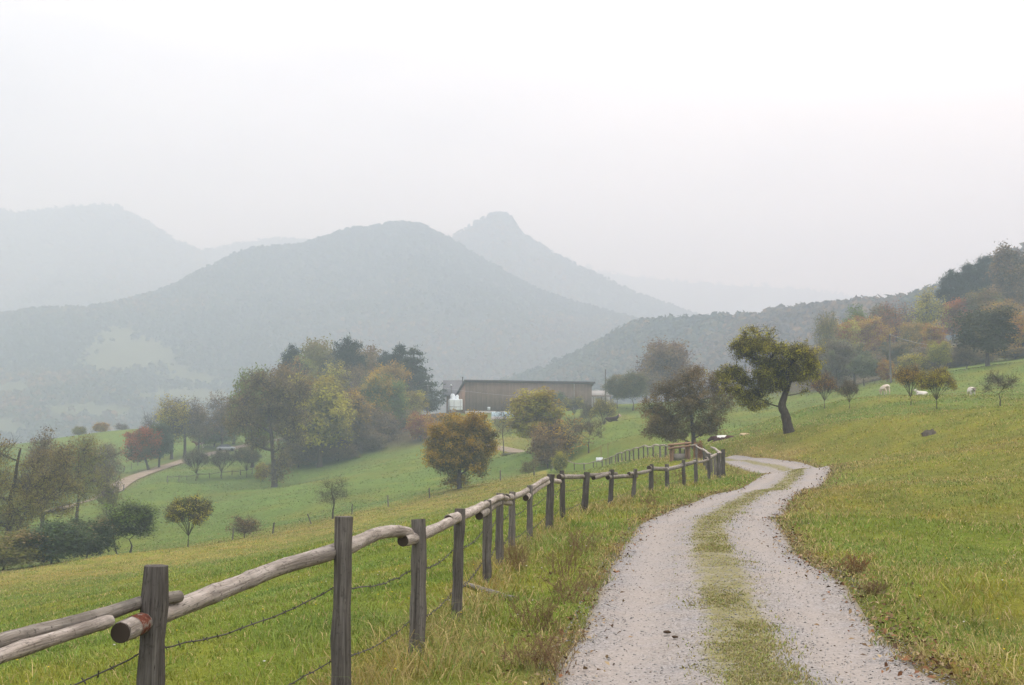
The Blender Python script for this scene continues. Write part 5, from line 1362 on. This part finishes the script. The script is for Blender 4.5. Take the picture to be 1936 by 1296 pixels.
def cow_mesh(pose):
    if pose == 'graze': neck, head, muz = (.88, 0, .86), (1.08, 0, .50), (1.20, 0, .20)
    elif pose == 'stand': neck, head, muz = (.86, 0, 1.30), (1.12, 0, 1.42), (1.42, 0, 1.20)
    elif pose == 'rest': neck, head, muz = (.80, 0, .52), (1.04, 0, .40), (1.26, 0, .22)
    elif pose == 'low': neck, head, muz = (.90, 0, 1.02), (1.18, 0, .98), (1.44, 0, .74)
    else: neck, head, muz = (.82, 0, .82), (1.05, 0, 1.02), (1.33, 0, .84)
    V, E, R = [], [], []
    def v(p, r): V.append(p); R.append(r); return len(V) - 1
    dz = -.58 if pose in ('lie', 'rest') else 0
    pel = v((-.68, 0, 1.10 + dz), .27); mid = v((-.15, 0, 1.00 + dz), .36); ch = v((.42, 0, 1.02 + dz), .33); rump = v((-.95, 0, 1.12 + dz), .2)
    nk = v(neck, .17); hd = v(head, .135); mz = v(muz, .085)
    E += [(pel, mid), (mid, ch), (pel, rump), (ch, nk), (nk, hd), (hd, mz)]
    for s in (-1, 1):
        if pose in ('lie', 'rest'):
            a = v((.55, s * .26, .30), .11); b = v((.95, s * .28, .09), .065); c = v((.68, s * .36, .06), .05); E += [(ch, a), (a, b), (b, c)]
            a = v((-.62, s * .34, .34), .17); b = v((-.15, s * .46, .12), .10); c = v((-.55, s * .52, .08), .055); E += [(pel, a), (a, b), (b, c)]
        else:
            a = v((.47, s * .20, .72), .115); b = v((.50, s * .20, .40), .062); c = v((.48, s * .20, .08), .05); E += [(ch, a), (a, b), (b, c)]
            a = v((-.60, s * .22, .80), .16); b = v((-.86, s * .21, .44), .066); c = v((-.80, s * .21, .08), .052); E += [(pel, a), (a, b), (b, c)]
        ear = v((head[0] - .08, s * .20, head[2] + .10), .035); tip = v((head[0] - .12, s * .31, head[2] + .08), .05); E += [(hd, ear), (ear, tip)]
        h1 = v((head[0] - .02, s * .13, head[2] + .20), .02); E += [(hd, h1)]
    t1 = v((-1.13, 0, 1.02 + dz * .9), .035); t2 = v((-1.17, 0, max(.12, .55 + dz)), .03); t3 = v((-1.16, 0, max(.06, .38 + dz)), .05); E += [(rump, t1), (t1, t2), (t2, t3)]
    me = bpy.data.meshes.new('cow'); me.from_pydata(V, E, [])
    o = bpy.data.objects.new('cow', me); C.objects.link(o)
    sk = o.modifiers.new('skin', 'SKIN'); sk.use_smooth_shade = True
    layer = me.skin_vertices[0] if len(me.skin_vertices) else None
    if layer is None:
        bm = bmesh.new(); bm.from_mesh(me); bm.verts.layers.skin.verify(); bm.to_mesh(me); bm.free(); layer = me.skin_vertices[0]
    for i, r in enumerate(R):
        layer.data[i].radius = (r, r); layer.data[i].use_root = (i == 0)
    sb = o.modifiers.new('sub', 'SUBSURF'); sb.levels = 2; sb.render_levels = 2
    dg = bpy.context.evaluated_depsgraph_get(); ev = o.evaluated_get(dg)
    out = bpy.data.meshes.new_from_object(ev); bpy.data.objects.remove(o); bpy.data.meshes.remove(me)
    for p in out.polygons: p.use_smooth = True
    return out
COW = {p: cow_mesh(p) for p in ('graze', 'stand', 'low', 'lie', 'rest')}
H_CREAM = _mat_hide('cream_hide', (.58, .47, .38), (.70, .64, .58), .4, .65)
H_GREYFACE = _mat_saddle('grey_faced_hide', (.62, .57, .52), (.42, .36, .32), -.3, .5, 1.15, (.17, .13, .11))
H_WHITE = _mat_hide('white_hide', (.70, .65, .60), (.28, .20, .16), .62, .66, 1.4, 2.0)
H_DARK = _mat_hide('dark_pied_hide', (.060, .028, .022), (.72, .70, .66), .56, .59, .9, 5.3)
H_SADDLE = _mat_saddle('white_backed_hide', (.070, .030, .024), (.74, .72, .68), -.30, .42, .50)
H_PALEFACE = _mat_saddle('pale_faced_hide', (.035, .022, .018), (.05, .03, .025), -.1, .1, .5, (.50, .36, .30))
H_BLACK = _mat_hide('blackish_hide', (.035, .022, .018), (.06, .035, .028), .4, .7)
H_RED = _mat_hide('red_pied_hide', (.15, .065, .035), (.62, .55, .48), .57, .61, 1.0, 1.2)
H_TAN = _mat_hide('tan_hide', (.55, .42, .26), (.40, .26, .15), .45, .65)
def put_cow(pose, px, d, face, mat, label, s=1.0, dz=0.0):
    me = COW[pose].copy(); me.materials.clear(); me.materials.append(mat)
    o = bpy.data.objects.new('cow', me); C.objects.link(o); b = place(px, d)
    o.location = (b[0], b[1], b[2] + dz); o.rotation_euler = (0, 0, radians(face)); o.scale = (s, s, s)
    return tag(o, label, 'cow')
put_cow('graze', 1675, 112, 100, H_CREAM, 'cream white cow seen from behind left of the young orange topped tree', .78)
put_cow('low', 1840, 106, -97, H_GREYFACE, 'white cow with grey face looking towards the road between the young trees', .78)
put_cow('lie', 1744, 110, 175, H_WHITE, 'white cow mostly hidden behind the yellow young tree', .55)
put_cow('rest', 1366, 94, 172, H_SADDLE, 'dark brown cow with white back lying behind the corner of the rail fence', .95, .1)
put_cow('rest', 1408, 101, 20, H_TAN, 'tan calf lying in the grass right of the white backed dark cow', .45)
put_cow('lie', 1158, 170, -15, H_PALEFACE, 'dark cow with pale raised face lying below the yellowing fruit tree')
put_cow('graze', 180, 210, 160, H_RED, 'red brown cow grazing beside the leaning grey tree')
put_cow('stand', 376, 266, 195, H_RED, 'brown and white cow standing under the slim half bare tree by the track', 1.15)
put_cow('stand', 166, 250, 10, H_DARK, 'dark pied cow on the far hill meadow behind the thin olive tree')

# ------------------------------------------------------------------ dead weeds by the road
def weed_mesh(seed, n, h, spread, lf, lsize):
    rng = np.random.default_rng(seed); mb = MB(); ends = []
    for i in range(n):
        a = rng.random() * 6.28; q = spread * (.25 + .75 * rng.random())
        e = np.array([cos(a) * q, sin(a) * q, h * (.5 + .55 * rng.random())]); s0 = e * np.array([.6, .6, 0]) + rng.normal(0, spread * .22, 3) * [1, 1, 0]; s0[2] = -.03; e[:2] += rng.normal(0, spread * .3, 2)
        p = bez(s0, np.array([s0[0] * .6 + e[0] * .4, s0[1] * .6 + e[1] * .4, e[2] * .65]), e, 6); mb.tube(p, np.linspace(.003, .0013, 6), 3, cap=False)
        for k in range(5):
            b = p[rng.integers(2, 6)]; f = b + (e - s0) / np.linalg.norm(e - s0) * h * .16 + rng.normal(0, h * .09, 3); mb.tube(np.array([b, f]), [.0022, .0012], 3, cap=False); ends.append(f); ends.append((b + f) / 2)
    st = mb
    c = np.repeat(np.array(ends), lf, 0) + rng.normal(0, h * .035, (len(ends) * lf, 3)); K = len(c)
    nr = rng.normal(0, 1, (K, 3)); nr /= np.linalg.norm(nr, axis=1)[:, None]; a = np.cross(nr, rng.normal(0, 1, (K, 3))); a /= np.linalg.norm(a, axis=1)[:, None]; b = np.cross(nr, a); w = lsize * (.5 + rng.random((K, 1)))
    V = np.stack([c - a * w, c - b * w * .5, c + a * w, c + b * w * .5], 1).reshape(-1, 3)
    col = np.repeat(np.stack([rng.random(K), rng.random(K), rng.random(K) * .6 + .2], -1), 4, 0)
    return st, V, np.arange(K * 4).reshape(-1, 4), col
M_STEM = plain('dead_stem', (.17, .105, .062), .9, .05)
WEEDS = [(1078, 12.4, .46, .30, 'brown', 'dead red brown weed clump beside the left edge of the road, the densest'), (1012, 8.7, .40, .26, 'brown', 'dead brown weed clump nearest the bottom of the picture left of the road'), (1018, 10.6, .42, .22, 'olive', 'yellowish dead weed clump between the densest clump and the bottom one'),
         (1104, 17.4, .55, .35, 'brown', 'tall brown weed clump further along the left road verge'), (1062, 14.6, .5, .25, 'olive', 'straggly olive weed just above the densest dead clump'), (1240, 41.5, .9, .25, 'brown', 'dark brown dock stalks beside the fat grey post'),
         (1280, 42.5, .95, .22, 'brown', 'dark brown dock stalks two posts before the fence corner'), (1612, 13.6, .34, .14, 'rust', 'rusty dead weed at the foot of the bank right of the road'), (1646, 12.1, .18, .12, 'brown', 'low brown weed at the right road edge below the rusty one'), (1228, 29, .5, .35, 'brown', 'brown weed patch on the verge where the road bends'),
         (1388, 49, .7, .35, 'olive', 'olive brown weeds right of the fence corner'), (1430, 76, .7, .3, 'brown', 'dry brown weed tuft on the bank left of the old fruit tree'), (978, 15.2, .55, .2, 'olive', 'thin yellowish weed beside the fence posts where the rails overlap')]
for i, (px, d, h, sp, colr, lab) in enumerate(WEEDS):
    st, V, F, col = weed_mesh(300 + i, 44 if d < 20 else 16, h * .62, sp * 1.1, 2, .0065 if d < 20 else .018)
    b = place(px, d); root = empty('dead_weed', tuple(b), 0, lab, 'weed')
    st.build('stem', M_STEM, root, col=False)
    o = mesh_obj('foliage', V, F, LEAF['b'], root, col=col); o.color = tuple(TC[colr]) + (.5,)
# ------------------------------------------------------------------ grass, pebbles, litter
def _mat_grass():
    t = NT('grass_blade', 0.6, 0.25)
    c = t.attr('col').outputs['Color']
    t.color(c)
    tr = t.new('ShaderNodeBsdfTranslucent'); t.l.new(c, tr.inputs['Color'])
    mx = t.new('ShaderNodeMixShader'); mx.inputs[0].default_value = .3
    t.l.new(t.b.outputs[0], mx.inputs[1]); t.l.new(tr.outputs[0], mx.inputs[2])
    t.l.new(mx.outputs[0], t.n['Material Output'].inputs['Surface'])
    return t.m
M_BLADE = _mat_grass()
def blades(x, y, h, w, bend, col, z=None):
    n = len(x); rng = np.random.default_rng(n)
    z = zfun(x, y) if z is None else z
    a = rng.random(n) * 2 * pi
    # broad side roughly towards the lane the viewer walks on, so that thin blades still cover
    side = np.stack([np.cos(a), np.sin(a), 0 * a], -1) * w[:, None]
    b = rng.random(n) * 2 * pi
    lean = np.stack([np.cos(b), np.sin(b), 0 * b], -1) * (bend * h)[:, None]
    up = np.array([0, 0, 1.0]) * h[:, None]
    p0 = np.stack([x, y, z - .015], -1)
    p1 = p0 + up * .55 + lean * .30; p2 = p0 + up * (1 - .35 * np.minimum(bend, 1.2))[:, None] + lean
    V = np.stack([p0 - side, p0 + side, p1 - side * .75, p1 + side * .75, p2], 1).reshape(-1, 3)
    i = np.arange(n) * 5
    q = np.stack([i, i + 1, i + 3, i + 2], -1); t = np.stack([i + 2, i + 3, i + 4], -1)
    c = np.repeat(col[:, None], 5, 1); c[:, 4] *= 1.15; c = c.reshape(-1, 3)
    return V, q, t, c
def grow():
    rng = np.random.default_rng(77)
    N = 700000
    u = rng.random(N)
    r0, r1, ex = 1.6, 125.0, .30
    r = (r0 ** ex + u * (r1 ** ex - r0 ** ex)) ** (1 / ex)
    az = np.radians(rng.uniform(-1, 1, N) * (31.5 + 34 * np.exp(-r / 9)))
    x, y = r * np.sin(az), r * np.cos(az)
    dr, _ = poly_dist(x, y, ROAD_C[::2]); df, _ = poly_dist(x, y, FENCE_LINE[::2])
    ad = np.abs(dr)
    edge = ROAD_W - .05 + (fbm(x, y, .5, 61, 3) - .5) * .55
    off = ad > edge
    strip = (np.abs(dr - .03) < .25 + (fbm(x, y, .7, 62, 3) - .5) * .62) & (rng.random(N) < np.clip(fbm(x, y, .9, 66, 2) * 2.6 - .5, .35, .98))
    k = off | strip
    x, y, r, dr, df, ad, strip = [q[k] for q in (x, y, r, dr, df, ad, strip)]
    strip = strip & (ad < .9)
    n = len(x)
    tuft = fbm(x, y, .55, 51, 3); field = fbm(x, y, 5, 52, 2)
    sc = np.maximum(1, (r / 6.5)) ** .78
    h = (.035 + .12 * np.clip(tuft - .3, 0, 1) ** 1.1 + .045 * field) * (.6 + .8 * rng.random(n))
    verge = smooth(3.2, 1.6, ad); fence = smooth(.8, .1, np.abs(df))
    h *= 1 + .25 * verge + .9 * fence * (.4 + rng.random(n))
    long_ = (rng.random(n) < .03 + .10 * fence + .03 * verge + .03 * smooth(40, 80, r)) & ~strip
    h = np.where(long_, h * 2.0, h)
    h = np.where(strip, .015 + .026 * rng.random(n), h)
    h *= 1 + .15 * smooth(10, 60, r)
    near_edge = smooth(1.75, 1.2, ad) * ~strip
    h *= 1 - .45 * near_edge
    w = .0028 * (.7 + .7 * rng.random(n)) * sc * np.where(strip, 1.25, 1)
    bend = rng.uniform(.25, 1.5, n) + .4 * long_
    col = gcol(x, y) * 1.30
    pt = fbm(x, y, 1.6, 71, 3)[:, None]; col = col * (.86 + .3 * pt) * (1 + (pt - .5) * np.array([.5, .0, -.5]))
    var = .62 + .80 * rng.random((n, 1))
    col = col * var
    yl = rng.random(n)
    pick = yl < (.08 + .16 * verge + .18 * fence + .10 * (dr > 0) + .05 * smooth(30, 80, r))
    straw = np.array([.40, .31, .13]) * (.7 + .6 * rng.random((n, 1)))
    col = np.where(pick[:, None], straw, col)
    fresh = (yl > .90)
    col = np.where(fresh[:, None], np.array([.15, .235, .034]) * (.7 + .6 * rng.random((n, 1))), col)
    stc = np.array([.225, .21, .07]) * (.6 + .8 * rng.random((n, 1)))
    col = np.where(strip[:, None] & (rng.random((n, 1)) < .7), stc, col)
    z = zfun(x, y) + np.where(strip, .05, 0)
    V, q, t, c = blades(x, y, h, w, bend, np.clip(col, 0, .8), z)
    # matted growth on the middle of the road
    m = 70000
    yy = (4.5 ** -.35 + rng.random(m) * (48 ** -.35 - 4.5 ** -.35)) ** (1 / -.35)
    L = ROAD_FINE; i = np.clip(np.searchsorted(L[:, 1], yy), 1, len(L) - 1); tg = np.gradient(L, axis=0); tg /= np.linalg.norm(tg, axis=1)[:, None]
    off_ = .05 + rng.normal(0, .17, m) + (fbm(yy, yy * 0, .8, 68, 2) - .5) * .25
    x2, y2 = L[i, 0] + tg[i, 1] * off_, yy - tg[i, 0] * off_
    kk = rng.random(m) < np.clip(fbm(x2, y2, .35, 67, 3) * 2.6 - .75, .08, .8)
    x2, y2, off_ = x2[kk], y2[kk], off_[kk]; m = len(x2); r2 = np.hypot(x2, y2); s2 = np.maximum(1, r2 / 6.5) ** .78
    c2 = np.where(rng.random((m, 1)) < .35, np.array([.185, .215, .045]), np.where(rng.random((m, 1)) < .55, np.array([.285, .25, .09]), np.array([.235, .19, .095]))) * (.65 + .7 * rng.random((m, 1)))
    z2 = zbase(x2, y2) + .05 * (1 - (off_ / ROAD_W) ** 2)
    P2 = blades(x2, y2, .014 + .028 * rng.random(m) * np.maximum(1, r2 / 15) ** .5, .0034 * (.7 + .7 * rng.random(m)) * s2, rng.uniform(.5, 1.8, m), c2, z2)
    # tufts that break up the far meadows
    m = 150000
    r3 = rng.uniform(92, 250, m); a3 = np.radians(rng.uniform(-28, 28, m)); x3, y3 = r3 * np.sin(a3), r3 * np.cos(a3)
    d3, _ = poly_dist(x3, y3, TRACK[::2]); rd3, _ = poly_dist(x3, y3, ROAD_C[::3])
    kk = (np.abs(d3) > 2.4) & (np.abs(rd3) > 1.8) & (rng.random(m) < np.clip(fbm(x3, y3, 7, 69, 4) * 3 - .8, .1, 1))
    x3, y3, r3 = x3[kk], y3[kk], r3[kk]; m = len(x3)
    c3 = gcol(x3, y3) * (.62 + .85 * rng.random((m, 1))); c3 = np.where(rng.random((m, 1)) < .10, np.array([.26, .20, .09]), c3)
    P3 = blades(x3, y3, (.05 + .14 * rng.random(m) ** 2), .05 * (.5 + rng.random(m)) * r3 / 130, rng.uniform(.4, 1.6, m), c3)
    n0 = 0; VV, QQ, TT, CC = [], [], [], []
    for (va, qa, ta, ca) in ((V, q, t, c), P2, P3):
        VV.append(va); QQ.append(qa + n0); TT.append(ta + n0); CC.append(ca); n0 += len(va)
    V, q, t, c = np.vstack(VV), np.vstack(QQ), np.vstack(TT), np.vstack(CC)
    tag(mesh_obj('grass', V, [q, t], M_BLADE, col=c), 'meadow grass, green and straw coloured, on both sides of the gravel road', 'grass', kind='stuff')
grow()

def pebbles():
    rng = np.random.default_rng(78); n = 26000
    L = ROAD_FINE; seg = np.concatenate([[0], np.cumsum(np.linalg.norm(np.diff(L, axis=0), axis=1))])
    y0, y1 = 5.0, 36.0; yy = (y0 ** -.2 + rng.random(n) * (y1 ** -.2 - y0 ** -.2)) ** (1 / -.2)
    i = np.clip(np.searchsorted(L[:, 1], yy), 1, len(L) - 1); t = np.gradient(L, axis=0); t /= np.linalg.norm(t, axis=1)[:, None]
    a = rng.normal(0, .7, n); a = np.where(rng.random(n) < .28, np.sign(a) * rng.uniform(.82, 1.12, n), np.clip(a, -1.1, 1.1)) * ROAD_W
    x = L[i, 0] + t[i, 1] * a; y = yy - t[i, 0] * a
    u = a / (ROAD_W + .05)
    z = zbase(x, y) + .05 * (1 - u ** 2) - .045 * np.exp(-((np.abs(u) - .58) / .22) ** 2) + (fbm(x, y, 1.4, 8, 3) - .5) * .05 * smooth(30, 15, y)
    s = (.004 + .008 * rng.random(n) ** 3) * np.maximum(1, yy / 14) ** .3
    O = np.array([[1, 0, 0], [-1, 0, 0], [0, 1, 0], [0, -1, 0], [0, 0, 1], [0, 0, -1]], float)
    rot = rng.random(n) * 6.28
    V = O[None] * (1 + .5 * (rng.random((n, 6, 1)) - .5)); V = V * np.array([1.2, .9, .6]); cx, sx = np.cos(rot)[:, None], np.sin(rot)[:, None]
    V = np.stack([V[..., 0] * cx - V[..., 1] * sx, V[..., 0] * sx + V[..., 1] * cx, V[..., 2]], -1) * s[:, None, None] + np.stack([x, y, z + s * .25], -1)[:, None]
    T = np.array([[0, 2, 4], [2, 1, 4], [1, 3, 4], [3, 0, 4], [2, 0, 5], [1, 2, 5], [3, 1, 5], [0, 3, 5]])
    F = (np.arange(n)[:, None, None] * 6 + T[None]).reshape(-1, 3)
    g = .12 + .24 * rng.random((n, 1)); c = np.hstack([g, g * .95, g * .91]); dk = rng.random(n) < .09; c[dk] = np.array([.095, .072, .052]) * (.6 + .8 * rng.random((dk.sum(), 1)))
    t_ = NT('stone_chip', .9, .1); m = t_.color(t_.attr('col').outputs['Color'])
    tag(mesh_obj('gravel', V.reshape(-1, 3), F, m, col=np.repeat(c, 6, 0)), 'loose grey stone chips strewn over the road', 'gravel', kind='stuff')
pebbles()

def litter():
    rng = np.random.default_rng(79); n = 5200
    L = ROAD_FINE; y = rng.uniform(5.5, 9.5, n) * np.exp(rng.random(n) * 2.0); i = np.clip(np.searchsorted(L[:, 1], y), 1, len(L) - 1)
    t = np.gradient(L, axis=0); t /= np.linalg.norm(t, axis=1)[:, None]
    side = np.where(rng.random(n) < .68, 1, -1); a = side * (ROAD_W + rng.normal(.08, .22, n) + .25 * rng.random(n) ** 2)
    x = L[i, 0] + t[i, 1] * a; yy = y - t[i, 0] * a
    c0 = np.stack([x, yy, zfun(x, yy) + .012 + .02 * rng.random(n)], -1)
    nr = rng.normal(0, .45, (n, 3)) + [0, 0, 1]; nr /= np.linalg.norm(nr, axis=1)[:, None]; p = np.cross(nr, rng.normal(0, 1, (n, 3))); p /= np.linalg.norm(p, axis=1)[:, None]; q = np.cross(nr, p)
    w = (.012 + .022 * rng.random((n, 1))) * np.maximum(1, y / 16)[:, None] ** .5
    V = np.stack([c0 - p * w, c0 - q * w * .55 + nr * w * .25, c0 + p * w, c0 + q * w * .55 + nr * w * .25], 1).reshape(-1, 3)
    pal = np.array([[.16, .10, .05], [.22, .15, .08], [.10, .065, .04], [.28, .21, .12], [.19, .09, .045]]); c = pal[rng.integers(0, 5, n)] * (.6 + .7 * rng.random((n, 1)))
    t_ = NT('dead_leaf', .9, .05); m = t_.color(t_.attr('col').outputs['Color'])
    tag(mesh_obj('fallen_leaves', V, np.arange(n * 4).reshape(-1, 4), m, col=np.repeat(c, 4, 0)), 'brown fallen leaves along both edges of the road', 'leaf litter', kind='stuff')
litter()

def flowers():
    rng = np.random.default_rng(80); n = 420
    r = rng.uniform(7, 42, n) ** 1.0; az = np.radians(rng.uniform(-25, 27, n)); x, y = r * np.sin(az), r * np.cos(az)
    d, _ = poly_dist(x, y, ROAD_C[::2]); k = np.abs(d) > 1.6; x, y, r = x[k], y[k], r[k]; n = len(x)
    h = .07 + .13 * rng.random(n); z = zfun(x, y); mb = MB()
    yel = rng.random(n) < .7
    for i in range(n):
        c = (.62, .46, .03, 1) if yel[i] else (.62, .60, .55, 1)
        s = .007 + .006 * rng.random(); a = np.arange(6) * pi / 3; tip = np.array([x[i], y[i], z[i] + h[i]])
        ring = tip + np.stack([np.cos(a) * s, np.sin(a) * s, np.full(6, .002)], -1)
        mb.add(np.vstack([ring, tip + [0, 0, .006], tip - [0, 0, .006]]), None, [[j, (j + 1) % 6, 6] for j in range(6)] + [[(j + 1) % 6, j, 7] for j in range(6)], c)
        st = np.array([x[i], y[i], z[i] - .01]); q = np.array([[-.0012, 0, 0], [.0012, 0, 0]])
        mb.add(np.vstack([st + q, tip - [0, 0, .005] + q]), [[0, 1, 3, 2]], None, (.10, .14, .03, 1))
    t_ = NT('flower_petal', .8, .1); m = t_.color(t_.attr('col').outputs['Color'])
    tag(mb.build('wildflowers', m), 'scattered small yellow and white flower heads in the near grass', 'flowers', kind='stuff')
flowers()
# ------------------------------------------------------------------ haze: the misty air of the valley, one closed box
def build_haze():
    mb = MB()
    mb.box((-2600, -120, -84), (2600, 3900, 640))
    m = bpy.data.materials.new('mist'); m.use_nodes = True
    n, l = m.node_tree.nodes, m.node_tree.links
    n.remove(n['Principled BSDF'])
    v = n.new('ShaderNodeVolumePrincipled')
    v.inputs['Color'].default_value = (0.555, 0.668, 0.782, 1)
    v.inputs['Absorption Color'].default_value = (0.21, 0.0595, 0.0, 1)
    v.inputs['Density'].default_value = 0.00108
    v.inputs['Anisotropy'].default_value = 0.15
    l.new(v.outputs[0], n['Material Output'].inputs['Volume'])
    o = mb.build('haze', m, col=False)
    tag(o, kind='stuff')
build_haze()
